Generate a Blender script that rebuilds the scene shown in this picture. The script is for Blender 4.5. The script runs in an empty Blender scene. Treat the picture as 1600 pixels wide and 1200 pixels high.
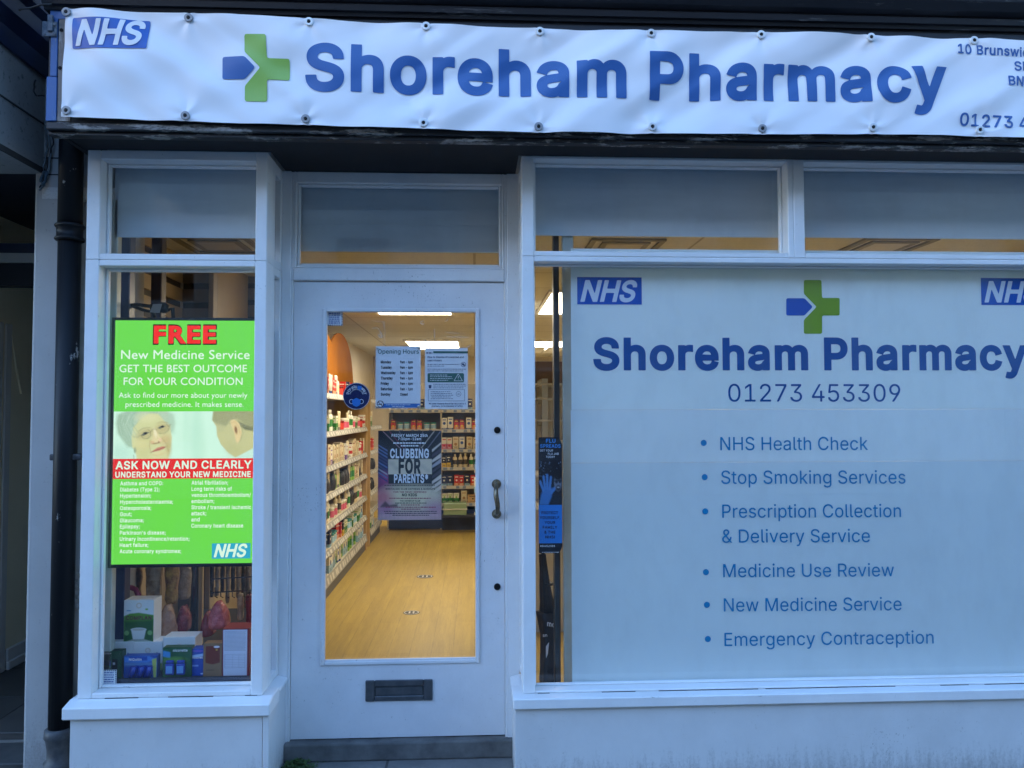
import bpy, bmesh, math, os, random
import numpy as np
from mathutils import Vector, Matrix, noise as mnoise
SC = bpy.context.scene
COL = SC.collection
R = math.radians
rnd = random.Random(7)

# ------------------------------------------------------------------ camera
CAM = Vector((0.0, -3.18, 1.5))
FPX, YAW, PITCH, ROLL = 1200.0, R(2.8), R(2.2), 0.0023      # focal length in pixels of the 1600 px photograph
_f = Vector((math.sin(YAW) * math.cos(PITCH), math.cos(YAW) * math.cos(PITCH), math.sin(PITCH)))
_r0 = Vector((math.cos(YAW), -math.sin(YAW), 0))
_u0 = _r0.cross(_f)
_r = _r0 * math.cos(ROLL) - _u0 * math.sin(ROLL)
_u = _u0 * math.cos(ROLL) + _r0 * math.sin(ROLL)
cd = bpy.data.cameras.new('camera')
cd.sensor_width = 36.0
cd.lens = 36.0 * FPX / 1600.0
cd.clip_start, cd.clip_end = 0.05, 500
cam = bpy.data.objects.new('camera', cd)
COL.objects.link(cam)
M = Matrix.Identity(4)
for i in range(3):
    M[i][0], M[i][1], M[i][2], M[i][3] = _r[i], _u[i], -_f[i], CAM[i]
cam.matrix_world = M
SC.camera = cam

def P(px, py, Y):
    """metres (x, z) of a spot measured on the photograph, on the real plane y = Y"""
    d = _f * FPX + _r * (px - 800) - _u * (py - 600)
    t = (Y - CAM.y) / d.y
    return CAM.x + d.x * t, CAM.z + d.z * t
def PX(px, Y, py=648): return P(px, py, Y)[0]
def PZ(py, Y, px=800): return P(px, py, Y)[1]

# ------------------------------------------------------------------ light
w = bpy.data.worlds.new("World")
SC.world = w
w.use_nodes = True
nt = w.node_tree
bg = nt.nodes['Background']
SUN_AZ, SUN_EL = 225, 17
sky = nt.nodes.new('ShaderNodeTexSky')
sky.sky_type = 'NISHITA'
sky.sun_disc = False
sky.sun_elevation = R(SUN_EL)
sky.sun_rotation = R(SUN_AZ)      # low sun behind the houses across the road: the whole street is in their shade
sky.air_density, sky.dust_density, sky.ozone_density = 1.0, 0.3, 4.8
nt.links.new(sky.outputs[0], bg.inputs[0])
bg.inputs[1].default_value = 0.15
sl = bpy.data.lights.new('sun', 'SUN')
sl.energy, sl.angle, sl.color = 0.5, R(10), (1, .9, .78)
so = bpy.data.objects.new('sun', sl)
COL.objects.link(so)
_sd = Vector((math.sin(R(SUN_AZ)) * math.cos(R(SUN_EL)), math.cos(R(SUN_AZ)) * math.cos(R(SUN_EL)), math.sin(R(SUN_EL))))
so.rotation_euler = _sd.to_track_quat('Z', 'Y').to_euler()
so.location = (-6, -9, 12)
SC.view_settings.view_transform = 'Standard'
SC.view_settings.look = 'None'
SC.view_settings.gamma = 1
SC.view_settings.use_curve_mapping = False
SC.view_settings.exposure = 2.76
PANEL_W = 2.35                      # ceiling light emission
SCREEN_W = 0.148                    # display screen emission

# ------------------------------------------------------------------ materials
def lin(c):
    return tuple(((x / 255) / 12.92 if x / 255 <= .04045 else ((x / 255 + .055) / 1.055) ** 2.4) for x in c)
_m = {}
def newmat(name):
    m = bpy.data.materials.new(name)
    m.use_nodes = True
    return m, m.node_tree, m.node_tree.nodes['Principled BSDF']
def N(t, kind, **kw):
    n = t.nodes.new(kind)
    for k, v in kw.items(): setattr(n, k, v)
    return n
def texnoise(t, scale, detail=6, rough=.55, stretch=(1, 1, 1), obj=True):
    tc = N(t, 'ShaderNodeTexCoord')
    mp = N(t, 'ShaderNodeMapping')
    mp.inputs['Scale'].default_value = stretch
    t.links.new(tc.outputs['Object'], mp.inputs[0])
    n = N(t, 'ShaderNodeTexNoise')
    n.inputs['Scale'].default_value, n.inputs['Detail'].default_value, n.inputs['Roughness'].default_value = scale, detail, rough
    t.links.new(mp.outputs[0], n.inputs['Vector'])
    return n
def ramp(t, src, a, b, ca=(0, 0, 0, 1), cb=(1, 1, 1, 1)):
    r = N(t, 'ShaderNodeValToRGB')
    r.color_ramp.elements[0].position, r.color_ramp.elements[1].position = a, b
    r.color_ramp.elements[0].color, r.color_ramp.elements[1].color = ca, cb
    t.links.new(src, r.inputs[0])
    return r
def mixc(t, fac, a, b):
    m = N(t, 'ShaderNodeMix', data_type='RGBA')
    for i, v in ((0, fac), (6, a), (7, b)):
        if hasattr(v, 'links') or hasattr(v, 'is_linked'): t.links.new(v, m.inputs[i])
        else: m.inputs[i].default_value = v if i == 0 else (*v, 1) if len(v) == 3 else v
    return m.outputs[2]
def bumpto(t, bs, src, strength, dist):
    b = N(t, 'ShaderNodeBump')
    b.inputs['Strength'].default_value, b.inputs['Distance'].default_value = strength, dist
    t.links.new(src, b.inputs['Height'])
    t.links.new(b.outputs[0], bs.inputs['Normal'])
def mat(name, c, rough=.5, metal=0, c2=None, scale=12, a=.35, b=.7, bump=0, bdist=.002, stretch=(1, 1, 1), spec=.5, detail=6):
    """plain colour, or two colours mixed by a noise; optional bump from the same noise"""
    if name in _m: return _m[name]
    m, t, bs = newmat(name)
    bs.inputs['Base Color'].default_value = (*c, 1)
    bs.inputs['Roughness'].default_value, bs.inputs['Metallic'].default_value = rough, metal
    bs.inputs['Specular IOR Level'].default_value = spec
    if c2 is not None or bump:
        n = texnoise(t, scale, detail, .6, stretch)
        if c2 is not None:
            t.links.new(mixc(t, ramp(t, n.outputs[0], a, b).outputs[0], c, c2), bs.inputs['Base Color'])
        if bump: bumpto(t, bs, n.outputs[0], bump, bdist)
    _m[name] = m
    return m
def emit(name, c, s):
    if name in _m: return _m[name]
    m, t, bs = newmat(name)
    t.nodes.remove(bs)
    e = N(t, 'ShaderNodeEmission')
    e.inputs[0].default_value, e.inputs[1].default_value = (*c, 1), s
    t.links.new(e.outputs[0], t.nodes['Material Output'].inputs[0])
    _m[name] = m
    return m
def attrmat(name, rough=.45, emission=None, spec=.5):
    """colours printed on the thing itself, from its colour attribute"""
    m, t, bs = newmat(name)
    at = N(t, 'ShaderNodeVertexColor', layer_name='print')
    if emission is None:
        t.links.new(at.outputs[0], bs.inputs['Base Color'])
        bs.inputs['Roughness'].default_value = rough
        bs.inputs['Specular IOR Level'].default_value = spec
    else:
        t.nodes.remove(bs)
        e = N(t, 'ShaderNodeEmission')
        e.inputs[1].default_value = emission
        t.links.new(at.outputs[0], e.inputs[0])
        t.links.new(e.outputs[0], t.nodes['Material Output'].inputs[0])
    _m[name] = m
    return m
def glassmat(name, tint=(1, 1, 1), dirt=.04):
    m, t, bs = newmat(name)
    t.nodes.remove(bs)
    tr = N(t, 'ShaderNodeBsdfTransparent'); tr.inputs[0].default_value = (*tint, 1)
    gl = N(t, 'ShaderNodeBsdfGlossy'); gl.inputs['Roughness'].default_value = .015
    lw = N(t, 'ShaderNodeLayerWeight'); lw.inputs[0].default_value = .5      # Schlick reflection, the same from either side
    pw = N(t, 'ShaderNodeMath', operation='POWER'); pw.inputs[1].default_value = 5
    mul = N(t, 'ShaderNodeMath', operation='MULTIPLY_ADD'); mul.inputs[1].default_value, mul.inputs[2].default_value = .9, .035
    t.links.new(lw.outputs['Facing'], pw.inputs[0]); t.links.new(pw.outputs[0], mul.inputs[0])
    mx = N(t, 'ShaderNodeMixShader')
    t.links.new(mul.outputs[0], mx.inputs[0]); t.links.new(tr.outputs[0], mx.inputs[1]); t.links.new(gl.outputs[0], mx.inputs[2])
    df = N(t, 'ShaderNodeBsdfDiffuse'); df.inputs[0].default_value = (.6, .6, .6, 1)
    n = texnoise(t, 5, 8, .7, (1, 1, .5))
    rp = ramp(t, n.outputs[0], .45, .8)
    m2 = N(t, 'ShaderNodeMath', operation='MULTIPLY'); m2.inputs[1].default_value = dirt
    t.links.new(rp.outputs[0], m2.inputs[0])
    mx2 = N(t, 'ShaderNodeMixShader')
    t.links.new(m2.outputs[0], mx2.inputs[0]); t.links.new(mx.outputs[0], mx2.inputs[1]); t.links.new(df.outputs[0], mx2.inputs[2])
    t.links.new(mx2.outputs[0], t.nodes['Material Output'].inputs[0])
    _m[name] = m
    return m
GLASS = glassmat('window_glass')
PRINT = attrmat('printed_card', .42)
SCREENPIC = attrmat('screen_picture', emission=SCREEN_W)

def paintmat(name, c, dirtc, dirt_lo=.58, dirt_hi=.75, low_dirt=None, rough=.42, cracks=False):
    """old gloss paint: brush marks, chips, specks; splashed dirt below low_dirt metres"""
    m, t, bs = newmat(name)
    n1 = texnoise(t, 3.5, 7, .65)
    n2 = texnoise(t, 90, 4, .6, (1, 1, .35))
    n3 = texnoise(t, 34, 5, .75)
    base = mixc(t, ramp(t, n1.outputs[0], .35, .75).outputs[0], c, tuple(x * .86 for x in c))
    spot = ramp(t, n3.outputs[0], dirt_lo + .07, dirt_hi + .02)
    base = mixc(t, spot.outputs[0], base, dirtc)
    n6 = texnoise(t, 170, 3, .6, (1, 1, .6)); n7 = texnoise(t, 2.3, 5, .7)              # specks gathered in patches
    sm = N(t, 'ShaderNodeMath', operation='MULTIPLY'); t.links.new(ramp(t, n6.outputs[0], .63, .71).outputs[0], sm.inputs[0]); t.links.new(ramp(t, n7.outputs[0], .54, .66).outputs[0], sm.inputs[1])
    base = mixc(t, sm.outputs[0], base, tuple(x * .55 for x in dirtc))
    n8 = texnoise(t, 22, 6, .75, (.5, .5, 5)); n9 = texnoise(t, 3.1, 4, .6)              # scuffs
    sc_ = N(t, 'ShaderNodeMath', operation='MULTIPLY'); t.links.new(ramp(t, n8.outputs[0], .66, .70).outputs[0], sc_.inputs[0]); t.links.new(ramp(t, n9.outputs[0], .5, .6).outputs[0], sc_.inputs[1])
    base = mixc(t, sc_.outputs[0], base, tuple(x * .8 for x in dirtc))
    if low_dirt:
        tc = N(t, 'ShaderNodeTexCoord'); sp = N(t, 'ShaderNodeSeparateXYZ')
        t.links.new(tc.outputs['Object'], sp.inputs[0])
        mr = N(t, 'ShaderNodeMapRange'); mr.inputs[1].default_value, mr.inputs[2].default_value = 0, low_dirt
        mr.inputs[3].default_value, mr.inputs[4].default_value = .26, 0
        t.links.new(sp.outputs[2], mr.inputs[0])
        n4 = texnoise(t, 85, 8, .85)                     # splashes
        n5 = texnoise(t, 14, 7, .75, (3, 3, .5))         # runs down the face
        av = N(t, 'ShaderNodeMath', operation='MULTIPLY_ADD'); av.inputs[1].default_value = .5
        hf = N(t, 'ShaderNodeMath', operation='MULTIPLY'); hf.inputs[1].default_value = .5
        t.links.new(n5.outputs[0], hf.inputs[0]); t.links.new(n4.outputs[0], av.inputs[0]); t.links.new(hf.outputs[0], av.inputs[2])
        ad = N(t, 'ShaderNodeMath', operation='ADD')
        t.links.new(av.outputs[0], ad.inputs[0]); t.links.new(mr.outputs[0], ad.inputs[1])
        base = mixc(t, ramp(t, ad.outputs[0], .60, .86, (0, 0, 0, 1), (.62, .62, .62, 1)).outputs[0], base, (.09, .088, .08))
    t.links.new(base, bs.inputs['Base Color'])
    bs.inputs['Roughness'].default_value = rough
    bumpto(t, bs, n2.outputs[0], .22, .0025)
    _m[name] = m
    return m
WHITE = paintmat('white_gloss_paint', (.80, .80, .79), (.42, .41, .38))
RISERP = paintmat('white_riser_paint', (.67, .67, .66), (.4, .39, .36), low_dirt=.17)
DOORP = paintmat('white_door_paint', (.77, .77, .77), (.36, .35, .33), .56, .72)
PILASTER = paintmat('grey_masonry_paint', (.42, .415, .40), (.22, .22, .21), .54, .72, low_dirt=.35, rough=.8)
GREYP = paintmat('shabby_grey_paint', (.30, .30, .30), (.1, .1, .1), .5, .7, rough=.8)

# ------------------------------------------------------------------ mesh helpers
def link(name, me, m=None, parent=None):
    o = bpy.data.objects.new(name, me)
    COL.objects.link(o)
    if m is not None:
        for q in (m if isinstance(m, (list, tuple)) else [m]): me.materials.append(q)
    if parent is not None: o.parent = parent
    return o
def obj(name, bm, m=None, parent=None, smooth=False):
    me = bpy.data.meshes.new(name)
    bmesh.ops.recalc_face_normals(bm, faces=bm.faces)
    bm.to_mesh(me); bm.free()
    if smooth:
        for p in me.polygons: p.use_smooth = True
    return link(name, me, m, parent)
def mesh(name, verts, faces, m=None, parent=None):
    me = bpy.data.meshes.new(name)
    me.from_pydata(verts, [], faces)
    me.update()
    return link(name, me, m, parent)
def tag(o, label=None, cat=None, group=None, kind=None):
    for k, v in (('label', label), ('category', cat), ('group', group), ('kind', kind)):
        if v: o[k] = v
    return o
def empty(name, loc, label, cat, group=None):
    o = bpy.data.objects.new(name, None)
    o.empty_display_size = .1
    COL.objects.link(o)
    o.location = loc
    return tag(o, label, cat, group)
class G:
    """collects boxes, tubes, lathes in world metres; built under a parent at `base`"""
    def __init__(s): s.bm = bmesh.new()
    def box(s, x0, x1, y0, y1, z0, z1, bev=0.0, seg=1):
        r = bmesh.ops.create_cube(s.bm, size=1)
        vs = r['verts']
        for v in vs:
            v.co = Vector((x0 + (v.co.x + .5) * (x1 - x0), y0 + (v.co.y + .5) * (y1 - y0), z0 + (v.co.z + .5) * (z1 - z0)))
        if bev:
            es = list({e for v in vs for e in v.link_edges})
            bmesh.ops.bevel(s.bm, geom=es, offset=bev, segments=seg, affect='EDGES', profile=.5)
        return s
    def tube(s, pts, r, n=10, caps=True):
        rs = r if isinstance(r, (list, tuple)) else [r] * len(pts)
        pts = [Vector(p) for p in pts]
        rings = []
        up = None
        for i, p in enumerate(pts):
            d = (pts[min(i + 1, len(pts) - 1)] - pts[max(i - 1, 0)]).normalized()
            if up is None or abs(up.dot(d)) > .95: up = Vector((1, 0, 0)) if abs(d.x) < .8 else Vector((0, 1, 0))
            a = d.cross(up).normalized(); b = d.cross(a).normalized(); up = b.cross(d) if False else up
            rings.append([s.bm.verts.new(p + (a * math.cos(2 * math.pi * k / n) + b * math.sin(2 * math.pi * k / n)) * rs[i]) for k in range(n)])
        for i in range(len(rings) - 1):
            for k in range(n):
                s.bm.faces.new((rings[i][k], rings[i][(k + 1) % n], rings[i + 1][(k + 1) % n], rings[i + 1][k]))
        if caps:
            s.bm.faces.new(rings[0]); s.bm.faces.new(rings[-1])
        return s
    def lathe(s, prof, c, n=16, axis='Z', caps=True):
        rings = []
        for (r, h) in prof:
            ring = []
            for k in range(n):
                a = 2 * math.pi * k / n
                x, y = r * math.cos(a), r * math.sin(a)
                co = (c[0] + x, c[1] + y, c[2] + h) if axis == 'Z' else (c[0] + x, c[1] + h, c[2] + y) if axis == 'Y' else (c[0] + h, c[1] + x, c[2] + y)
                ring.append(s.bm.verts.new(co))
            rings.append(ring)
        for i in range(len(rings) - 1):
            for k in range(n):
                s.bm.faces.new((rings[i][k], rings[i][(k + 1) % n], rings[i + 1][(k + 1) % n], rings[i + 1][k]))
        if caps:
            s.bm.faces.new(rings[0]); s.bm.faces.new(rings[-1])
        return s
    def prism(s, prof, axis, a, b):
        """prof: closed polygon of the two other coordinates, swept along axis from a to b"""
        def mk(u, v, t): return {'X': (t, u, v), 'Y': (u, t, v), 'Z': (u, v, t)}[axis]
        v0 = [s.bm.verts.new(mk(u, v, a)) for u, v in prof]
        v1 = [s.bm.verts.new(mk(u, v, b)) for u, v in prof]
        n = len(prof)
        for k in range(n): s.bm.faces.new((v0[k], v0[(k + 1) % n], v1[(k + 1) % n], v1[k]))
        s.bm.faces.new(v0); s.bm.faces.new(v1)
        return s
    def build(s, name, m, parent=None, smooth=False):
        o = obj(name, s.bm, m, parent, smooth)
        off = Vector((0, 0, 0)); pp = parent
        while pp is not None: off = off + pp.location; pp = pp.parent
        if off.length: o.data.transform(Matrix.Translation(-off))
        return o
def ring(g, x0, x1, z0, z1, a0, a1, b0, b1, y0, y1):
    """one seamless slab with an opening"""
    V = g.bm.verts.new
    o = [[V((x, y, z)) for x, z in ((x0, z0), (x1, z0), (x1, z1), (x0, z1))] for y in (y0, y1)]
    i = [[V((x, y, z)) for x, z in ((a0, b0), (a1, b0), (a1, b1), (a0, b1))] for y in (y0, y1)]
    for k in range(4):
        q = (k + 1) % 4
        for j in (0, 1): g.bm.faces.new((o[j][k], o[j][q], i[j][q], i[j][k]))
        g.bm.faces.new((o[0][k], o[0][q], o[1][q], o[1][k])); g.bm.faces.new((i[0][k], i[0][q], i[1][q], i[1][k]))
def frame(g, x0, x1, z0, z1, y0, y1, wl, wr, wb, wt, bev=.003):
    """four rails butted end to end"""
    g.box(x0, x0 + wl, y0, y1, z0, z1, bev); g.box(x1 - wr, x1, y0, y1, z0, z1, bev)
    if wb: g.box(x0 + wl, x1 - wr, y0 + .0015, y1, z0, z0 + wb, bev)
    if wt: g.box(x0 + wl, x1 - wr, y0 + .0015, y1, z1 - wt, z1, bev)

# ------------------------------------------------------------------ lettering
FONT = None
try:
    FONT = bpy.data.fonts.load(os.path.join(bpy.utils.system_resource('DATAFILES', path='fonts'), 'Inter.woff2'))
except Exception:
    FONT = None
_tc = bpy.data.curves.new('type_outline', 'FONT')
_tc.dimensions, _tc.fill_mode, _tc.resolution_u = '2D', 'NONE', 4
_to = bpy.data.objects.new('type_outline', _tc)
COL.objects.link(_to)
_bfont = _tc.font
def _body(s, font):
    _tc.font = font if font else _bfont
    _tc.body = s
    dg = bpy.context.evaluated_depsgraph_get()
    dg.update()
    ev = _to.evaluated_get(dg)
    me = ev.to_mesh()
    v = [(a.co.x, a.co.y) for a in me.vertices]
    e = [tuple(a.vertices) for a in me.edges]
    ev.to_mesh_clear()
    return v, e
_out, _adv, _gl = {}, {}, {}
def outline(ch, fk):
    """closed contours of one character and its advance, for a cap height of 1"""
    if (ch, fk) in _out: return _out[ch, fk]
    font = FONT if fk == 'i' else None
    if ('cap', fk) not in _adv:
        v, _ = _body('H', font); _adv['cap', fk] = max(y for _, y in v)
        v, _ = _body('HH', font); xs = [x for x, _ in v]; _adv['HH', fk] = max(xs) - min(xs)
    cap = _adv['cap', fk]
    v, _ = _body('H' + ch + 'H', font)
    xs = [x for x, _ in v]
    adv = (max(xs) - min(xs) - _adv['HH', fk]) / cap
    loops = []
    if ch != ' ':
        v, e = _body(ch, font)
        nb = {}
        for a, b in e: nb.setdefault(a, []).append(b); nb.setdefault(b, []).append(a)
        seen = set()
        for i in range(len(v)):
            if i in seen or i not in nb: continue
            comp, st = [], [i]
            seen.add(i)
            while st:
                q = st.pop(); comp.append(q)
                for k in nb[q]:
                    if k not in seen: seen.add(k); st.append(k)
            comp.sort()
            pts = [np.array(v[k]) / cap for k in comp]
            q = [pts[0]]
            for p in pts[1:]:
                if np.hypot(*(p - q[-1])) > 1e-4: q.append(p)
            if np.hypot(*(q[0] - q[-1])) < 1e-4: q.pop()
            if len(q) > 2: loops.append(np.array(q))
        if loops:
            big = max(loops, key=lambda l: abs(_area(l)))
            if _area(big) < 0: loops = [l[::-1] for l in loops]
    _out[ch, fk] = (loops, adv)
    return _out[ch, fk]
def _area(l):
    x, y = l[:, 0], l[:, 1]
    return .5 * float(np.sum(x * np.roll(y, -1) - np.roll(x, -1) * y))
def fatten(l, w):
    """push a contour outwards by w, with sharp corners"""
    d = np.roll(l, -1, 0) - l
    d = d / np.maximum(np.hypot(d[:, 0], d[:, 1])[:, None], 1e-9)
    n = np.stack([d[:, 1], -d[:, 0]], 1)
    pn = np.roll(n, 1, 0)
    s = n + pn
    k = np.maximum(1 + np.sum(n * pn, 1), .35)
    return l + s / k[:, None] * w
def fill(loops, cell, run=6):
    """marching squares over the winding field of closed loops: clean faces even where loops overlap"""
    P0 = np.concatenate(loops); P1 = np.concatenate([np.roll(l, -1, 0) for l in loops])
    lo, hi = P0.min(0) - cell * 1.3, P0.max(0) + cell * 1.3
    nx, ny = [max(3, int(math.ceil(v))) for v in (hi - lo) / cell]
    gx, gy = lo[0] + cell * np.arange(nx + 1), lo[1] + cell * np.arange(ny + 1)
    X, Y = [a.ravel() for a in np.meshgrid(gx, gy, indexing='ij')]
    D = np.full(X.size, 1e9); Wd = np.zeros(X.size)
    for (a, b) in zip(P0, P1):
        e = b - a
        L = float(e @ e)
        if L < 1e-14: continue
        px, py = X - a[0], Y - a[1]
        t = np.clip((px * e[0] + py * e[1]) / L, 0, 1)
        D = np.minimum(D, (px - t * e[0]) ** 2 + (py - t * e[1]) ** 2)
        cr = e[0] * py - e[1] * px
        Wd += ((a[1] <= Y) & (b[1] > Y) & (cr > 0)).astype(float) - ((a[1] > Y) & (b[1] <= Y) & (cr < 0)).astype(float)
    S = np.sqrt(D) + cell * 1e-3
    S[np.abs(Wd) > .5] *= -1
    S = S.reshape(nx + 1, ny + 1)
    verts, faces, idx = [], [], {}
    def vid(key, x, y):
        if key not in idx: idx[key] = len(verts); verts.append((x, y))
        return idx[key]
    ins = S < 0
    for j in range(ny):
        i = 0
        while i < nx:
            c = (ins[i, j], ins[i + 1, j], ins[i + 1, j + 1], ins[i, j + 1])
            n = sum(c)
            if n == 0: i += 1; continue
            if n == 4:
                k = i + 1
                while k < nx and k - i < run and ins[k, j] and ins[k + 1, j] and ins[k + 1, j + 1] and ins[k, j + 1]: k += 1
                faces.append([vid((a, b), gx[a], gy[b]) for a, b in ((i, j), (k, j), (k, j + 1), (i, j + 1))])
                i = k; continue
            cs = ((i, j), (i + 1, j), (i + 1, j + 1), (i, j + 1))
            poly = []
            for q in range(4):
                a, b = cs[q], cs[(q + 1) % 4]
                va, vb = S[a], S[b]
                if va < 0: poly.append(vid(a, gx[a[0]], gy[a[1]]))
                if (va < 0) != (vb < 0):
                    t = va / (va - vb)
                    poly.append(vid((min(a, b), max(a, b)), gx[a[0]] + t * (gx[b[0]] - gx[a[0]]), gy[a[1]] + t * (gy[b[1]] - gy[a[1]])))
            if len(set(poly)) > 2: faces.append(poly)
            i += 1
    return verts, faces
def glyph(ch, fk, wt, cells, run=6):
    k = (ch, fk, round(wt, 3), cells, run)
    if k not in _gl:
        loops, adv = outline(ch, fk)
        _gl[k] = (fill([fatten(l, wt) for l in loops] if wt else loops, 1.0 / cells, run) if loops else ([], []), adv)
    return _gl[k]
class Sheet:
    """flat ink shapes in (x, z), all in one plane; px() maps photo pixels"""
    def __init__(s): s.v, s.f = [], []
    def add(s, vf, fn):
        b = len(s.v)
        s.v += [fn(x, y) for x, y in vf[0]]
        s.f += [[b + q for q in f] for f in vf[1]]
        return s
    def text(s, txt, x0, x1, z, cap, fk='i', wt=0.0, cells=12, shear=0, track=0, align='fit', rot=0, run=6):
        pen, items = 0, []
        for ch in txt:
            vf, adv = glyph(ch, fk, wt, cells, run)
            items.append((vf, pen)); pen += adv + track + wt * 1.4
        ext = [x + p for vf, p in items for x, _ in vf[0]]
        a, b = min(ext), max(ext)
        sx = (x1 - x0) / (b - a) if align == 'fit' else cap
        if align == 'c': x0 = (x0 + x1) / 2 - (b - a) * sx / 2
        zf = z if callable(z) else (lambda x: z + rot * (x - x0))
        for vf, p in items:
            s.add(vf, lambda x, y: (x0 + (x + p - a) * sx + shear * y * cap, zf(x0 + (x + p - a) * sx) + y * cap))
        return s
    def poly(s, pts, cell=.01, r=0):
        l = np.array(pts, float)
        if _area(l) < 0: l = l[::-1]
        if r: l = rounded(l, r)
        return s.add(fill([l], cell, 2), lambda x, y: (x, y))
    def face(s, pts):
        b = len(s.v); s.v += [tuple(p) for p in pts]; s.f.append(list(range(b, b + len(pts))))
        return s
    def ring(s, cx, cz, r0, r1, n=24, a0=0, a1=2 * math.pi):
        for k in range(n):
            t0, t1 = a0 + (a1 - a0) * k / n, a0 + (a1 - a0) * (k + 1) / n
            s.face([(cx + r * math.cos(t), cz + r * math.sin(t)) for r, t in ((r0, t0), (r1, t0), (r1, t1), (r0, t1))])
        return s
    def disc(s, cx, cz, r, n=24, rz=None):
        return s.face([(cx + r * math.cos(2 * math.pi * k / n), cz + (rz or r) * math.sin(2 * math.pi * k / n)) for k in range(n)])
    def line(s, pts, w):
        for (x0, z0), (x1, z1) in zip(pts, pts[1:]):
            L = math.hypot(x1 - x0, z1 - z0) or 1
            nx, nz = -(z1 - z0) / L * w / 2, (x1 - x0) / L * w / 2
            s.face([(x0 + nx, z0 + nz), (x1 + nx, z1 + nz), (x1 - nx, z1 - nz), (x0 - nx, z0 - nz)])
        return s
    def rect(s, x0, x1, z0, z1): return s.face([(x0, z0), (x1, z0), (x1, z1), (x0, z1)])
    def build(s, name, Y, m, parent, disp=None):
        off = Vector((0, 0, 0)); pp = parent
        while pp is not None: off = off + pp.location; pp = pp.parent
        vs = [(x - off.x, (Y if disp is None else disp(x, z) + Y) - off.y, z - off.z) for x, z in s.v]
        return mesh(name, vs, s.f, m, parent)
def rounded(l, r, n=4):
    out = []
    k = len(l)
    for i in range(k):
        p, a, b = l[i], l[i - 1], l[(i + 1) % k]
        u, v = (a - p) / np.hypot(*(a - p)), (b - p) / np.hypot(*(b - p))
        ra = min(r, .45 * np.hypot(*(a - p)), .45 * np.hypot(*(b - p)))
        p0, p1 = p + u * ra, p + v * ra
        for q in range(n + 1):
            t = q / n
            out.append((1 - t) ** 2 * p0 + 2 * t * (1 - t) * p + t * t * p1)
    return np.array(out)

class Canvas:
    """a printed or displayed picture, drawn in its own units and carried by a fine grid of colours"""
    def __init__(s, w, h, n, bg):
        s.w, s.h = w, h
        s.nx, s.ny = n, max(2, int(round(n * h / w)))
        s.X, s.Y = np.meshgrid(np.linspace(0, w, s.nx + 1), np.linspace(0, h, s.ny + 1), indexing='ij')   # y runs downwards
        s.c = np.empty(s.X.shape + (3,)); s.c[:] = np.array(lin(bg))
    def blend(s, a, col):
        a = np.clip(a, 0, 1)[..., None]
        s.c = s.c * (1 - a) + np.array(lin(col)) * a
        return s
    def ell(s, cx, cy, rx, ry, col, soft=.1, rot=0, op=1):
        dx, dy = s.X - cx, s.Y - cy
        c, n = math.cos(rot), math.sin(rot)
        d = np.sqrt(((dx * c + dy * n) / rx) ** 2 + ((-dx * n + dy * c) / ry) ** 2)
        return s.blend(op * np.clip((1 + soft / 2 - d) / max(soft, 1e-3), 0, 1), col)
    def poly(s, pts, col, soft=4, op=1):
        D = np.full(s.X.shape, 1e9); W = np.zeros(s.X.shape, bool)
        for (x0, y0), (x1, y1) in zip(pts, pts[1:] + pts[:1]):
            e = (x1 - x0, y1 - y0); L = e[0] ** 2 + e[1] ** 2 or 1e-9
            px, py = s.X - x0, s.Y - y0
            t = np.clip((px * e[0] + py * e[1]) / L, 0, 1)
            D = np.minimum(D, np.hypot(px - t * e[0], py - t * e[1]))
            if y0 != y1: W ^= ((y0 > s.Y) != (y1 > s.Y)) & (s.X < (x1 - x0) * (s.Y - y0) / (y1 - y0) + x0)
        sd = np.where(W, -D, D)
        return s.blend(op * np.clip(.5 - sd / soft, 0, 1), col)
    def line(s, pts, wd, col, soft=3, op=1):
        D = np.full(s.X.shape, 1e9)
        for (x0, y0), (x1, y1) in zip(pts, pts[1:]):
            e = (x1 - x0, y1 - y0); L = e[0] ** 2 + e[1] ** 2 or 1e-9
            px, py = s.X - x0, s.Y - y0
            t = np.clip((px * e[0] + py * e[1]) / L, 0, 1)
            D = np.minimum(D, np.hypot(px - t * e[0], py - t * e[1]))
        return s.blend(op * np.clip(.5 - (D - wd / 2) / soft, 0, 1), col)
    def build(s, name, x0, x1, z0, z1, Y, m, parent):
        off = Vector((0, 0, 0)); pp = parent
        while pp is not None: off = off + pp.location; pp = pp.parent
        nx, ny = s.nx, s.ny
        vs = [(x0 + (x1 - x0) * i / nx - off.x, Y - off.y, z1 - (z1 - z0) * j / ny - off.z) for i in range(nx + 1) for j in range(ny + 1)]
        fs = [(i * (ny + 1) + j, i * (ny + 1) + j + 1, (i + 1) * (ny + 1) + j + 1, (i + 1) * (ny + 1) + j) for i in range(nx) for j in range(ny)]
        o = mesh(name, vs, fs, m, parent)
        at = o.data.color_attributes.new('print', 'FLOAT_COLOR', 'POINT')
        flat = np.ones((len(vs), 4), np.float32); flat[:, :3] = s.c.reshape(-1, 3)
        at.data.foreach_set('color', flat.ravel())
        return o

# ================================================================== THE SETTING
CEIL = 2.42
FLOORZ = 0.065
XR = 3.6                                       # right end of the shopfront
YB = 9.2                                       # rear wall of the shop
SOF = PZ(236, 0.0, 300)                        # soffit over the windows
X_L0, X_L1 = PX(129, 0), PX(414, 0)            # left display window, outer edges
X_R0 = PX(816, 0)                              # right window, outer left edge
RC = 0.25                                      # depth of the door recess

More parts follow.
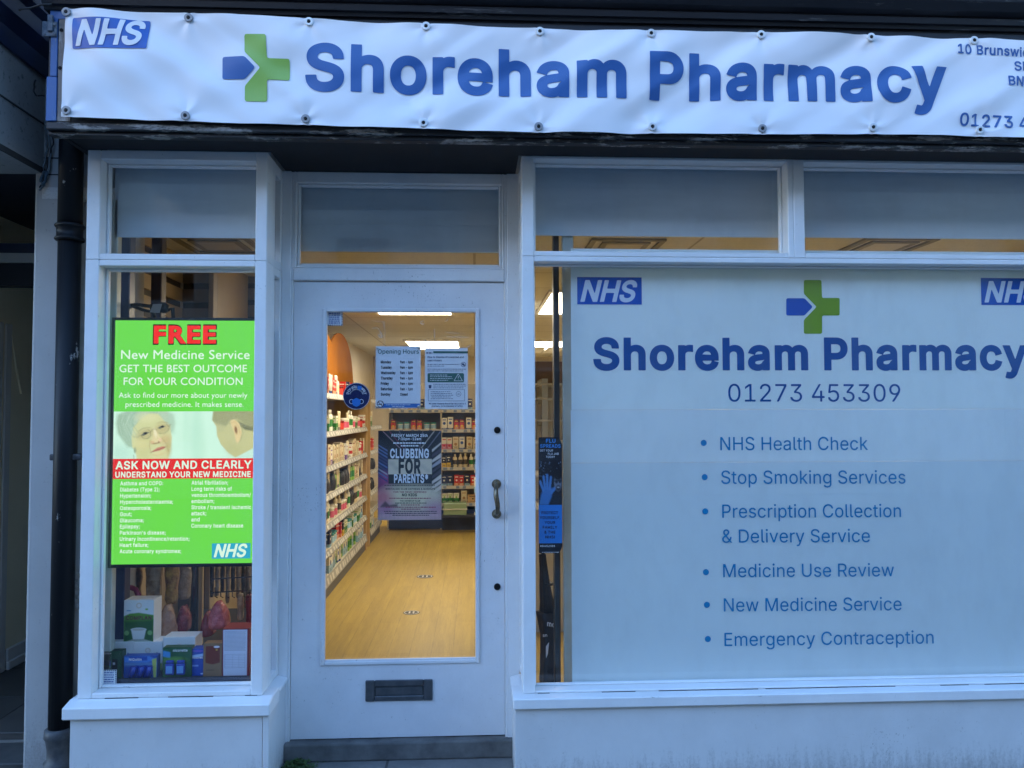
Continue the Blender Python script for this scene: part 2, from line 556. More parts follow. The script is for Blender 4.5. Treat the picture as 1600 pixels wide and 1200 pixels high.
asph = mat('asphalt', (.05, .05, .052), .9, c2=(.085, .085, .085), scale=120, bump=.4)
paving = mat('paving_stone', (.17, .165, .155), .85, c2=(.085, .083, .078), scale=7, a=.3, b=.75, bump=.5, bdist=.004)
def slabs():
    m, t, bs = newmat('paving_slabs')
    tc = N(t, 'ShaderNodeTexCoord')
    br = N(t, 'ShaderNodeTexBrick')
    br.offset = .5
    br.inputs['Scale'].default_value = 1
    br.inputs['Brick Width'].default_value, br.inputs['Row Height'].default_value = .75, .6
    br.inputs['Mortar Size'].default_value = .006
    br.inputs['Color1'].default_value, br.inputs['Color2'].default_value = (.21, .205, .195, 1), (.17, .165, .158, 1)
    br.inputs['Mortar'].default_value = (.03, .03, .028, 1)
    t.links.new(tc.outputs['Object'], br.inputs['Vector'])
    n = texnoise(t, 9, 8, .7)
    t.links.new(mixc(t, ramp(t, n.outputs[0], .35, .75).outputs[0], br.outputs[0], (.12, .118, .11)), bs.inputs['Base Color'])
    bs.inputs['Roughness'].default_value = .85
    bumpto(t, bs, n.outputs[0], .4, .004)
    return m
g = G(); g.box(-60, 60, -60, 30, -.5, -.13)
tag(g.build('ground', asph), 'dark ground under the street', 'ground', kind='structure')
g = G(); g.box(-40, 40, -10.5, -4.2, -.126, -.122)
tag(g.build('road', asph), 'grey asphalt road in front of the shop', 'road', kind='structure')
g = G(); g.box(-40, 40, -4.05, 1.8, -.128, 0)
tag(g.build('pavement', slabs()), 'grey slab pavement at the shop door', 'pavement', kind='structure')
g = G(); g.box(-40, 40, -4.2, -4.05, -.128, .004, .01)
tag(g.build('kerb', paving), 'stone kerb along the road', 'kerb', kind='structure')

# houses across the road: only their reflections show in the panes
brick = mat('brick_wall', (.16, .085, .06), .9, c2=(.2, .13, .1), scale=30)
slate = mat('slate_roof', (.06, .06, .07), .7)
dkglass = mat('dark_pane', (.02, .025, .03), .08)
cream = mat('grey_render', (.26, .25, .23), .9)
for i, (x0, wd, ht, mm, lab) in enumerate(((-24.5, 17, 8.6, brick, 'tall brick terraced house with a slate roof across the road'),
                                        (-7.5, 7.3, 7.8, cream, 'grey rendered house across the road from the shop'),
                                        (-.2, 7.7, 8.8, brick, 'brick house with white window frames across the road'),
                                        (7.5, 17, 7.9, cream, 'grey rendered house at the far end across the road'))):
    e = empty('terraced_house', (x0 + wd / 2, -11.6, 0), lab, 'house', 'houses across the road')
    g = G(); g.box(x0, x0 + wd, -20, -11.6, -.1, ht); g.build('wall', mm, e)
    g = G(); g.prism([(-11.6 + .3, ht), (-20 - .3, ht), (-15.8, ht + 2.6)], 'X', x0 + .001, x0 + wd - .001); g.build('roof', slate, e)
    for fx in (.22, .72):
        for z0 in (.9, 3.6, 6.0):
            g = G(); frame(g, x0 + wd * fx - .6, x0 + wd * fx + .6, z0, z0 + 1.5, -11.65, -11.57, .08, .08, .08, .08)
            f = g.build('window', mat('dull_window_trim', (.22, .22, .21), .7), e)
            g = G(); g.box(x0 + wd * fx - .52, x0 + wd * fx + .52, -11.64, -11.6, z0 + .08, z0 + 1.42); g.build('pane', dkglass, f)

# ================================================================== THE SHOP
shop = empty('shop_building', (1.0, 0.0, 0.0), 'white framed pharmacy shop with a recessed glazed door and two display windows', 'shop')
DARKP = mat('black_gloss_paint', (.012, .014, .02), .35, c2=(.03, .033, .04), scale=9, bump=.25, bdist=.003, stretch=(.4, 1, 3))
def peeling(name, base, under, lo, hi, stretch):
    m, t, bs = newmat(name)
    n = texnoise(t, 9, 9, .72, stretch)
    n2 = texnoise(t, 40, 5, .6)
    u = mixc(t, ramp(t, n2.outputs[0], .35, .7).outputs[0], under, tuple(x * .35 for x in under))
    rp = ramp(t, n.outputs[0], lo, hi)
    t.links.new(mixc(t, rp.outputs[0], base, u), bs.inputs['Base Color'])
    bs.inputs['Roughness'].default_value = .5
    bumpto(t, bs, rp.outputs[0], .5, .003)
    return m
PEEL = peeling('peeling_black_paint', (.013, .014, .018), (.34, .33, .32), .53, .57, (.5, 1, 3.2))
CORNP = peeling('weathered_black_paint', (.010, .011, .016), (.12, .12, .13), .60, .66, (.4, 1, 4))
ROT = peeling('bare_wood', (.16, .14, .125), (.4, .38, .36), .5, .62, (2, 1, .5))
BLUEP = peeling('flaking_blue_paint', (.035, .12, .33), (.16, .26, .42), .55, .68, (2, 1, .6))
render = mat('rendered_wall', (.42, .42, .40), .9, c2=(.34, .34, .33), scale=5, bump=.3)

YF = -.232                                    # front of the fascia board
XF0 = PX(76, YF, 110)
FB0, FB1 = PZ(200, YF, 300), PZ(229, YF, 1500)
FZ = (FB0 + FB1) / 2
BT = PZ(33, -.245, 500)                        # banner top
g = G(); g.box(XF0 - .02, XR, .02, .3, 3.05, 9.2); g.box(XF0 - .02, XR, .3, YB, 6.3, 6.6)
g.box(XF0 - .27, XF0 - .23, .62, YB + .3, 0, 6.3); g.box(XR - .2, XR, .3, YB + .3, 0, 6.3); g.box(XF0 - .23, XR - .2, YB + .15, YB + .3, 0, 6.3)
g.build('wall', render, shop)
g = G()
g.box(XF0, XR, YF, -.19, FZ + .028, BT + .06)
g.build('fascia_board', CORNP, shop)
g = G(); g.box(PX(91.5, YF, 110), PX(112, YF, 110), YF - .004, YF - .0004, FZ + .03, BT + .0, .001); g.build('bare_wood_strip', ROT, shop)
g = G(); g.box(XF0 - .004, XR, YF - .006, -.186, FZ - .002, FZ + .028, .004)
g.box(XF0 - .004, XR, YF + .012, -.18, FZ - .018, FZ - .0025, .003)
g.build('fascia_lip', PEEL, shop)
g = G()
ys = [28, 60, 110, 150, 192]
xa, xb = PX(76, YF, 110), PX(91, YF, 110)
g.box(xa - .004, xb, YF - .007, YF - .0005, FZ + .03, FZ + .2, .002)
g.box(xa + .008, xb - .001, YF - .0062, YF - .0004, FZ + .202, BT + .03, .002)
g.box(xa + .004, PX(112, YF, 24), YF - .0058, YF - .0003, BT - .01, BT + .05, .001)
g.build('corner_strip', BLUEP, shop)
g = G()
cx, cz = P(83, 47, YF)
g.box(cx - .035, cx + .02, YF - .012, YF - .007, cz - .03, cz + .028, .002)
g.box(cx - .012, cx + .008, YF - .02, YF - .012, cz - .012, cz + .05, .002)
for dx, dz in ((-.025, -.02), (.012, -.02), (.012, .015)): g.lathe([(.005, -.004), (.003, .0)], (cx + dx, YF - .013, cz + dz), 8, 'Y')
g.build('hinge_plate', mat('painted_bracket', (.06, .09, .13), .6, c2=(.2, .22, .24), scale=60), shop)
for px, py in ((97, 48), (95, 107)):
    hx, hz = P(px, py, YF); g = G(); g.lathe([(.007, -.003), (.007, .002)], (hx, YF - .003, hz), 10, 'Y')
    g.build('screw_hole', mat('dark_hole', (.004, .004, .004), .9), shop)
# soffit and the boxing of the fascia
g = G()
g.box(XF0 + .002, XR, -.19, .0, SOF, SOF + .03)
g.box(X_L1 + .012, X_R0 - .012, .0, RC + .05, SOF + .0025, SOF + .03)
g.box(XF0 + .004, XF0 + .024, -.188, .3, FZ, 3.04)
bs_ = [(X_L1 + .05, -.02), (X_L1 + .28, .2)]
g.build('soffit', mat('black_soffit_paint', (.006, .007, .010), .75, c2=(.012, .013, .016), scale=5, bump=.3), shop)
# cornice: stepped moulding running the whole front, returned at the left end
cp = [(-.19, BT + .022), (-.245, BT + .022), (-.25, BT + .034), (-.262, BT + .037), (-.268, BT + .058), (-.262, BT + .066),
      (-.292, BT + .075), (-.32, BT + .10), (-.335, BT + .15), (-.338, BT + .185), (-.355, BT + .187), (-.36, BT + .20), (-.36, BT + .225), (-.1, BT + .3), (-.1, BT + .04)]
g = G(); g.prism(cp, 'X', XF0 - .015, XR)
for px in (990, 1155, 1305, 1500):
    gx = PX(px, -.35, 10); g.lathe([(.012, 0), (.014, -.012), (.006, -.02)], (gx, -.345, BT + .182), 8)
g.build('cornice', CORNP, shop)

def window(name, x0, x1, z0, z1, y0, y1, wl, wr, wb, wt, gl_y, bead=.012):
    """a glazed opening: rails, a thin bead round the pane, the pane"""
    g = G(); frame(g, x0, x1, z0, z1, y0, y1, wl, wr, wb, wt)
    frame(g, x0 + wl, x1 - wr, z0 + wb, z1 - wt, gl_y - .028, gl_y - .003, bead, bead, bead, bead, .004)
    f = g.build(name, WHITE, shop)
    g = G(); g.box(x0 + wl + .002, x1 - wr - .002, gl_y, gl_y + .004, z0 + wb + .002, z1 - wt - .002)
    p = g.build('glass', GLASS, f)
    return f
GY = .085
# --- left display window
zs = PZ(1090, 0, 250)                          # top of the sill
zt0, zt1 = PZ(416, 0, 280), PZ(397, 0, 280)
gl0, gl1 = PX(150, 0, 650), PX(396, 0, 650)
zgt = PZ(250, 0, 280)
lw = window('display_window', X_L0, X_L1, zs, (zt0 + zt1) / 2, 0, .1, gl0 - X_L0, X_L1 - gl1, PZ(1082, 0, 250) - zs, (zt1 - zt0) / 2, GY)
lu = window('transom_window', X_L0, X_L1, (zt0 + zt1) / 2 + .0005, SOF - .0005, 0, .1, gl0 - X_L0, X_L1 - gl1, (zt1 - zt0) / 2, SOF - zgt, GY)
# --- right display window
zr0, zr1 = PZ(411, 0, 1200), PZ(395, 0, 1200)
rg0 = PX(835, 0)
zsr = PZ(1084, 0, 830)
MUL = PX(1240, 0, 330)
rw = window('display_window', X_R0, XR, zsr, (zr0 + zr1) / 2, 0, .1, rg0 - X_R0, .06, PZ(1077, 0, 1000) - zsr, (zr1 - zr0) / 2, GY, .008)
ru = window('transom_window', X_R0, MUL, (zr0 + zr1) / 2 + .0005, SOF - .0005, 0, .1, rg0 - X_R0, PX(1240, 0, 330) - PX(1231, 0, 330), (zr1 - zr0) / 2, SOF - PZ(250, 0, 1000), GY)
ru2 = window('transom_window', MUL + .0005, XR, (zr0 + zr1) / 2 + .0005, SOF - .0005, 0, .1, PX(1257, 0, 330) - MUL, .06, (zr1 - zr0) / 2, SOF - PZ(250, 0, 1000), GY)
# --- panes at the sides of the recess
for xf, sgn in ((X_L1, 1), (X_R0, -1)):
    xa, xb = (xf - .045, xf - .0) if sgn > 0 else (xf, xf + .045)
    for z0, z1, b, tp in ((zs, (zt0 + zt1) / 2, .03, .035), ((zt0 + zt1) / 2 + .0005, SOF - .0005, .035, .05)):
        g = G()
        g.box(xa, xb, .1, .13, z0, z1, .002); g.box(xa, xb, .225, RC, z0, z1, .002)
        g.box(xa + .002, xb - .0015, .13, .225, z0, z0 + b, .002); g.box(xa + .002, xb - .0015, .13, .225, z1 - tp, z1, .002)
        f = g.build('side_window', WHITE, shop)
        g = G(); xm = (xa + xb) / 2; g.box(xm - .002, xm + .002, .131, .224, z0 + b, z1 - tp); g.build('glass', GLASS, f)
# --- sills and stall risers
SY = -.058
zf = PZ(1104, SY, 250)
slx0, slx1 = PX(96, SY, 1105), PX(421, SY, 1095)
srx = PX(802, SY, 1105)
zfr = PZ(1091, SY, 900)
def sill(name, xa, xb, ztop, zfront, th):
    g = G()
    g.prism([(SY, zfront), (SY, zfront - th), (.1, zfront - th), (.1, ztop), (0.0, ztop)], 'X', xa, xb)
    return g
g = sill('s', slx0, slx1, zs - .0005, zf, .047)
g.prism([(slx1 - .06, zs - .028), (slx1, zs - .028), (slx1, zs - .012), (X_L1 + .001, zs - .001), (slx1 - .06, zs - .001)], 'Y', .1005, RC - .002)
bmesh.ops.bevel(g.bm, geom=g.bm.edges[:], offset=.004, segments=1, affect='EDGES')
g.build('window_sill', WHITE, shop)
g = sill('s', srx, XR, zsr - .0005, zfr, .042)
g.prism([(srx, zsr - .028), (srx + .06, zsr - .028), (srx + .06, zsr - .001), (X_R0 - .001, zsr - .001), (srx, zsr - .012)], 'Y', .1005, RC - .002)
bmesh.ops.bevel(g.bm, geom=g.bm.edges[:], offset=.004, segments=1, affect='EDGES')
g.build('window_sill', WHITE, shop)
RY = -.038
rx0 = PX(109, RY, 1150)
g = G()
rx1 = slx1 - .006
g.box(rx0, PX(410, RY, 1150), RY, .1, 0, zf - .048, .002)
g.box(PX(411, RY, 1150), rx1, RY - .004, .1, 0, zf - .0482, .002)
g.box(rx1 - .03, rx1 - .004, .1, .168, 0, zs - .029, .0015); g.box(rx1 - .03, rx1 - .005, .1695, RC, 0, zs - .029, .0015)
g.build('stall_riser', RISERP, shop)
g = G()
g.box(srx + .008, XR, RY, .1, 0, zfr - .043, .002)
g.box(srx + .010, srx + .03, .1, RC, 0, zsr - .029, .0015)
g.build('stall_riser', RISERP, shop)
def crack(name, xa, xb, y, z, parent, seed, gap=.25):
    q_ = random.Random(seed); g = G(); x = xa; zz = z
    while x < xb:
        w_ = q_.uniform(.02, .14)
        if q_.random() > gap: g.box(x, min(x + w_, xb), y - .0006, y + .004, zz - q_.uniform(.0006, .0016), zz + .0008)
        x += w_; zz = z + q_.uniform(-.0012, .0012)
    return g.build(name, mat('dark_joint', (.03, .03, .03), .9), parent)
crack('joint_crack', slx0 + .03, slx1 - .03, RY - .0042, zf - .0475, shop, 1)
crack('joint_crack', srx + .03, XR, RY - .0002, zfr - .0425, shop, 2, .15)
crack('joint_crack', rg0 + .01, XR - .1, .0008, zsr + .001, shop, 3, .35)
crack('joint_crack', X_L0 + .02, X_L1 - .02, .0008, zs + .001, shop, 4, .5)
# --- door frame, transom over the door
dy = RC
dx0, dx1 = PX(457, .27, 800), PX(788, .27, 800)
dz0, dz1 = PZ(1151, .27, 620), PZ(441, .27, 620)
fx0, fx1 = X_L1 - .002, X_R0 + .002
zb0, zb1 = PZ(437, dy, 620), PZ(418, dy, 620)
g = G()
g.box(fx0, dx0 - .012, dy, dy + .07, .06, SOF + .002, .003)
g.box(dx1 + .012, fx1, dy, dy + .07, .06, SOF + .002, .003)
g.box(dx0 - .012, dx0 - .002, dy + .006, dy + .07, .06, SOF, .002); g.box(dx1 + .002, dx1 + .012, dy + .006, dy + .07, .06, SOF, .002)
g.box(dx0 - .002, dx1 + .002, dy + .0015, dy + .07, dz1 + .003, zb1 - .004, .004)
g.build('door_frame', WHITE, shop)
tf = window('transom_window', dx0 - .002, dx1 + .002, zb1 - .0035, SOF + .0015, dy + .0035, dy + .07, .012, .012, .012, SOF - PZ(287, dy, 620), dy + .05)
# --- the door
ox0, ox1 = PX(507, .27, 800), PX(745, .27, 800)
oz0, oz1 = PZ(1033, .27, 620), PZ(486, .27, 620)
door = None
g = G(); ring(g, dx0, dx1, dz0, dz1, ox0, ox1, oz0, oz1, dy + .016, dy + .062)
frame(g, ox0 - .012, ox1 + .012, oz0 - .012, oz1 + .012, dy + .008, dy + .0155, .017, .017, .017, .017, .003)
frame(g, ox0, ox1, oz0, oz1, dy + .018, dy + .03, .006, .006, .01, .006, .002)
door = g.build('door', DOORP, shop)
DGY = dy + .034
g = G(); g.box(ox0 + .001, ox1 - .001, DGY, DGY + .004, oz0 + .001, oz1 - .001); g.build('glass', GLASS, door)
bronze = mat('aged_bronze', (.30, .24, .15), .34, 1.0, c2=(.10, .085, .07), scale=40)
iron = mat('dark_iron', (.05, .052, .056), .45, .8, c2=(.09, .09, .095), scale=30)
lx0, lz0 = P(571, 1096, .262); lx1, lz1 = P(676, 1061, .262)
g = G(); frame(g, lx0, lx1, lz0, lz1, dy + .007, dy + .0155, .04, .04, .022, .028, .003)
g.box(lx0 + .04, lx1 - .04, dy + .0115, dy + .0152, lz0 + .022, lz1 - .028)
fl = g.build('letter_plate', mat('letterplate_grey', (.085, .092, .10), .42, .5, c2=(.13, .135, .14), scale=25), door)
g = G(); frame(g, lx0 + .041, lx1 - .041, lz0 + .023, lz1 - .029, dy + .009, dy + .0114, .003, .003, .003, .003, .001); 
o = g.build('letter_flap', iron, door)
hx, hz0 = P(776, 804, .24); hz1 = PZ(757, .24, 776)
g = G()
for z in (hz0, hz1):
    g.lathe([(.021, 0), (.021, -.004), (.013, -.009), (.010, -.02)], (hx, dy + .0155, z), 16, 'Y')
pts = [(hx + (.004 * math.sin(k / 10 * 2 * math.pi)), dy - .004 - .038 * math.sin(math.pi * k / 10) ** .6, hz0 + (hz1 - hz0) * k / 10) for k in range(11)]
g.tube(pts, [.0085 + .003 * math.sin(math.pi * k / 10) for k in range(11)], 10)
g.build('handle', bronze, door, True)
for py in (672, 917):
    kx, kz = P(777, py, .26)
    g = G(); g.lathe([(.015, 0), (.015, -.005), (.012, -.008), (.006, -.0085)], (kx, dy + .0155, kz), 18, 'Y')
    if py > 800: g.box(kx - .002, kx + .002, dy + .0055, dy + .0068, kz - .006, kz + .009)
    g.build('lock', mat('black_lock', (.015, .015, .015), .35, .6), door, False)
# threshold and step
stonem = mat('worn_step_stone', (.17, .168, .16), .8, c2=(.07, .07, .067), scale=9, a=.3, b=.7, bump=.6, bdist=.006)
g = G(); g.box(fx0 - .02, fx1 + .02, dy - .028, dy + .118, .0, dz0 - .005, .008, 2)
g.build('threshold_step', stonem, shop)
# boards hung behind the transom panes
boardm = mat('white_board', (.56, .64, .68), .5, c2=(.47, .55, .59), scale=3, stretch=(.5, 1, 3))
def board(x0, x1, z0, z1, y, seam=None):
    g = G(); g.box(x0, x1, y, y + .006, z0, z1)
    if seam: g.box(x0, x1, y - .004, y - .0002, seam, z1)
    g.build('blanking_board', boardm, shop)
board(gl0 - .01, gl1 + .02, PZ(368, .11, 280), SOF + .05, .15)
board(rg0 - .02, MUL + .01, PZ(366, .11, 1000), SOF + .05, .15)
board(MUL + .02, XR - .065, PZ(369, .11, 1400), SOF + .05, .15)
board(dx0 - .02, dx1 + .02, PZ(394, dy + .09, 620), SOF + .06, dy + .088, PZ(352, dy + .09, 620))

# ------------------------------------------------------------------ inside shell
def woodfloor():
    m, t, bs = newmat('wood_plank_vinyl')
    tc = N(t, 'ShaderNodeTexCoord')
    mp = N(t, 'ShaderNodeMapping'); mp.inputs['Rotation'].default_value = (0, 0, R(90))
    t.links.new(tc.outputs['Object'], mp.inputs[0])
    br = N(t, 'ShaderNodeTexBrick'); br.offset = .37
    br.inputs['Scale'].default_value = 1
    br.inputs['Brick Width'].default_value, br.inputs['Row Height'].default_value, br.inputs['Mortar Size'].default_value = 1.1, .13, .0026
    br.inputs['Color1'].default_value, br.inputs['Color2'].default_value, br.inputs['Mortar'].default_value = (.40, .27, .040, 1), (.34, .23, .034, 1), (.2, .135, .02, 1)
    t.links.new(mp.outputs[0], br.inputs['Vector'])
    n = texnoise(t, 34, 9, .78, (3.4, .2, 1))
    n2 = texnoise(t, 6, 4, .6, (4, .25, 1))
    c = mixc(t, ramp(t, n.outputs[0], .3, .72).outputs[0], br.outputs[0], (.50, .345, .055))
    c2 = N(t, 'ShaderNodeMix', data_type='RGBA', blend_type='MULTIPLY'); c2.inputs[0].default_value = .55
    t.links.new(c, c2.inputs[6]); t.links.new(ramp(t, n2.outputs[0], .3, .7, (.62, .6, .56, 1), (1, 1, 1, 1)).outputs[0], c2.inputs[7])
    t.links.new(c2.outputs[2], bs.inputs['Base Color'])
    bs.inputs['Roughness'].default_value = .42
    bumpto(t, bs, n.outputs[0], .08, .001)
    return m
XI0, XI1 = XF0 - .23, XR - .2
g = G(); g.box(XI0, XI1, dy + .12, YB + .15, -.02, FLOORZ)
tag(g.build('floor', woodfloor()), 'pale oak plank floor inside the shop', 'floor', kind='structure')
def ceilmat():
    m, t, bs = newmat('ceiling_tiles')
    tc = N(t, 'ShaderNodeTexCoord'); br = N(t, 'ShaderNodeTexBrick'); br.offset = 0
    br.inputs['Scale'].default_value = 1
    br.inputs['Brick Width'].default_value, br.inputs['Row Height'].default_value, br.inputs['Mortar Size'].default_value = 1.2, .6, .008
    br.inputs['Color1'].default_value, br.inputs['Color2'].default_value, br.inputs['Mortar'].default_value = (.56, .56, .54, 1), (.53, .53, .51, 1), (.3, .29, .27, 1)
    t.links.new(tc.outputs['Object'], br.inputs['Vector'])
    n = texnoise(t, 120, 4, .7)
    t.links.new(mixc(t, ramp(t, n.outputs[0], .5, .7).outputs[0], br.outputs[0], (.42, .4, .36)), bs.inputs['Base Color'])
    bs.inputs['Roughness'].default_value = .9
    return m
g = G(); g.box(XI0, X_L1 - .05, .158, dy + .13, CEIL, CEIL + .05); g.box(X_R0 + .05, XI1, .158, dy + .13, CEIL, CEIL + .05); g.box(XI0, XI1, dy + .13, YB + .15, CEIL, CEIL + .05)
tag(g.build('ceiling', ceilmat()), 'cream tiled suspended ceiling inside the shop', 'ceiling', kind='structure')
beige = mat('beige_wall', (.55, .50, .42), .8, c2=(.5, .45, .37), scale=4)
g = G(); g.box(XI0, XI1, YB, YB + .1, 0, CEIL); g.box(XI0 + .001, -1.62, 2.035, YB, 0, CEIL); g.box(XI1 - .02, XI1, .3, YB, 0, CEIL)
o = g.build('interior_wall', beige, shop)

# ceiling lights (lit)
panelm = emit('lit_diffuser', (1.0, .875, .65), PANEL_W)
alu = mat('white_metal_trim', (.7, .7, .68), .4)
LIGHTS = [(-.86, 2.58), (-.86, 6.4), (.58, 2.5), (.58, 6.4), (2.05, 2.5), (2.05, 6.4)]
names = ['nearest lit ceiling panel above the door aisle', 'lit ceiling panel over the rear of the door aisle', 'lit ceiling panel seen through the strip beside the leaflet',
         'lit ceiling panel deep in the shop behind the window graphics', 'lit ceiling panel near the front behind the white window sheets', 'rear right lit ceiling panel behind the white window sheets']
for (x, y), lb in zip(LIGHTS, names):
    e = empty('ceiling_light', (x + .32, y + .62, CEIL), lb, 'ceiling light', 'lit ceiling panels in the shop')
    g = G(); frame(g, x - .03, x + .67, 0, 1, 0, 1, .03, .03, .03, .03) if False else None
    g = G(); g.box(x - .025, x, y, y + 1.25, CEIL - .02, CEIL + .01); g.box(x + .65, x + .675, y, y + 1.25, CEIL - .02, CEIL + .01)
    g.box(x - .025, x + .675, y - .025, y, CEIL - .02, CEIL + .01); g.box(x - .025, x + .675, y + 1.25, y + 1.275, CEIL - .02, CEIL + .01)
    g.build('light_frame', alu, e)
    g = G(); g.box(x, x + .65, y, y + 1.25, CEIL - .014, CEIL - .002); g.build('diffuser', panelm, e)
ventm = mat('vent_grey', (.36, .34, .31), .5); ventd = mat('vent_dark', (.2, .19, .17), .7)
for px, py, lb in ((972, 385, 'square ceiling vent behind the first right transom pane'), (1380, 384, 'square ceiling vent behind the second right transom pane'), (345, 382, 'dark ceiling vent behind the left transom pane')):
    d = (CEIL - 1.5) / (P(px, py, 1)[1] - 1.5)
    x, y = P(px, py, 1)[0] * d, CAM.y + (1 - CAM.y) * d
    e = empty('ceiling_vent', (x, y, CEIL), lb, 'ceiling vent', 'ceiling vents behind the transoms')
    g = G()
    for k in (0, 1): 
        a = .2 - .07 * k; b = a - .03
        g.box(x - a, x - b, y - a, y + a, CEIL - .012, CEIL - .001); g.box(x + b, x + a, y - a, y + a, CEIL - .012, CEIL - .001)
        g.box(x - b, x + b, y - a, y - b, CEIL - .012, CEIL - .001); g.box(x - b, x + b, y + b, y + a, CEIL - .012, CEIL - .001)
    g.build('vent_frame', ventd, e)
    g = G(); g.box(x - .1, x + .1, y - .1, y + .1, CEIL - .01, CEIL - .002); g.build('grille', ventm, e)

# ================================================================== NEXT DOOR, PIPE, CABLES
YP = .16
nb = empty('neighbouring_building', (-2.6, YP, 0), 'pale masonry entrance with navy cornice left of the pharmacy', 'building')
NAVY = mat('navy_gloss_paint', (.010, .022, .075), .4, c2=(.02, .03, .06), scale=6, bump=.2)
navyd = mat('navy_dark_paint', (.006, .009, .02), .5)
px0, px1 = PX(47, YP, 600), PX(91.5, YP, 600)
g = G()
g.bm = bmesh.new()
zsN = [0, .35, .36, 1.1, 1.9, 2.3, 2.62, 3.0]
g.box(px0, px1, YP, YP + .45, -.01, 3.06, .012, 2)
g.box(px1 - .002, X_L0 - .002, YP + .03, YP + .4, -.01, 3.04)
g.build('pilaster', PILASTER, nb)
# joints cut in the pilaster head show as thin dark lines
for py in (247, 273):
    g = G(); z = PZ(py, YP, 85); g.box(px0 + .03, px1 - .002, YP - .0012, YP - .0002, z - .0025, z + .0025)
    g.build('joint_line', mat('dark_joint', (.03, .03, .03), .9), nb)
xc = PX(68, YP, 270)
zc0 = PZ(271, YP, 66)
zc1 = PZ(116, YP, 66)
g = G(); g.box(xc - .9, xc, -.30, YP + .02, zc0, zc1 + .1, .01)
g.build('fascia_box', paintmat('dark_masonry_paint', (.30, .30, .285), (.12, .12, .115), .5, .66, rough=.85), nb)
g = G(); g.box(xc - .001, xc + .003, -.30, YP, PZ(195, YP, 66) - .003, PZ(195, YP, 66) + .003); g.box(xc, xc + .006, -.30, YP, zc0 - .004, zc0 + .02)
g.build('render_crack', mat('dark_joint', (.03, .03, .03), .9), nb)
zt = PZ(116, YP, 66)
prof = [(xc - .9, zt - .02), (xc + .012, zt - .02), (xc + .02, zt + .05), (xc + .055, zt + .10), (xc + .06, zt + .16), (xc + .09, zt + .18), (xc + .10, zt + .24), (xc - .9, zt + .25)]
g = G(); g.prism(prof, 'Y', -.42, YP + .2)
g.build('cornice', NAVY, nb)
# entrance lobby
lx = PX(12, 1.3, 1025)
creamp = mat('cream_lobby_paint', (.88, .78, .54), .7, c2=(.82, .72, .48), scale=3)
g = G(); g.box(lx - .1, lx, YP + .2, 3.0, 0, 2.7); g.box(lx, px0 + .3, 3.0, 3.1, 0, 2.7)
g.box(px0 + .0, px0 + .02, YP + .45, 3.0, 0, 2.7)
g.build('lobby_wall', creamp, nb)
g = G(); g.box(lx - .5, px0 - .002, YP + .03, 3.0, zc0 + .06, zc0 + .1); g.build('lobby_ceiling', navyd, nb)
for nm, m_, a, b in (('transom_beam', NAVY, 380, 396), ('beam_moulding', mat('grey_white_paint', (.4, .4, .38), .6), 396.5, 411), ('lower_beam', navyd, 411.5, 446)):
    g = G(); g.box(lx - .5, px0 + .1, .9 if a < 400 and a > 390 else .92, 1.0, PZ(b, .92, 20), PZ(a, .92, 20)); g.build(nm, m_, nb)
g = G()
trim = mat('white_trim', (.62, .6, .55), .5)
ys_, ye_ = 1.12, 1.36
for k, (yy, t) in enumerate(((.95, .03), (1.02, .018), (1.09, .03), (1.2, .012))):
    g.box(lx, lx + t, yy, yy + .06, .08, PZ(505, 1.2, 8), .006)
g.build('door_architrave', trim, nb)
g = G(); g.box(lx, lx + .016, 1.27, 3.0, .08, .2, .006); g.box(lx, lx + .024, 1.27, 3.0, .08, .13, .006)
g.build('skirting', trim, nb)
g = G()
pts = [(lx + .008, 1.25, 1.95), (lx + .008, 1.3, 1.78), (lx + .008, 1.36, 1.62)]
g.tube(pts, .006, 6); g.build('cable_trunking', mat('cream_lobby_paint', (.5, .4, .25), .7), nb)
tile = mat('dark_floor_tile', (.045, .043, .04), .5, c2=(.07, .066, .06), scale=5)
g = G()
for k in range(4):
    for q in range(6):
        g.box(lx - .4 + k * .4, lx - .004 + k * .4, YP + .25 + q * .45, YP + .25 + q * .45 + .446, .0, .082, .002)
g.build('lobby_floor', tile, nb)
g = G(); g.box(lx - .5, px0, YP + .02, YP + .245, 0, .045, .004); g.build('doorstep', mat('dark_step', (.06, .06, .058), .7, c2=(.03, .03, .03), scale=12), nb)
g = G(); g.box(lx - .5, px0, YP + .232, YP + .246, .0455, .052); g.build('step_edge', mat('worn_metal', (.35, .34, .32), .4, .6), nb)
g = G(); g.box(-9, XF0 - .05, .4, 8, 3.06, 3.18); g.box(-9, lx - .9, YP, 8, 0, 3.05); g.build('wall', render, nb)
g = G(); g.box(XR + .002, 9, .0, 8, 0, 9.3)
o = g.build('brick_building', brick, None); tag(o, 'brick building adjoining the right end of the pharmacy', 'building')

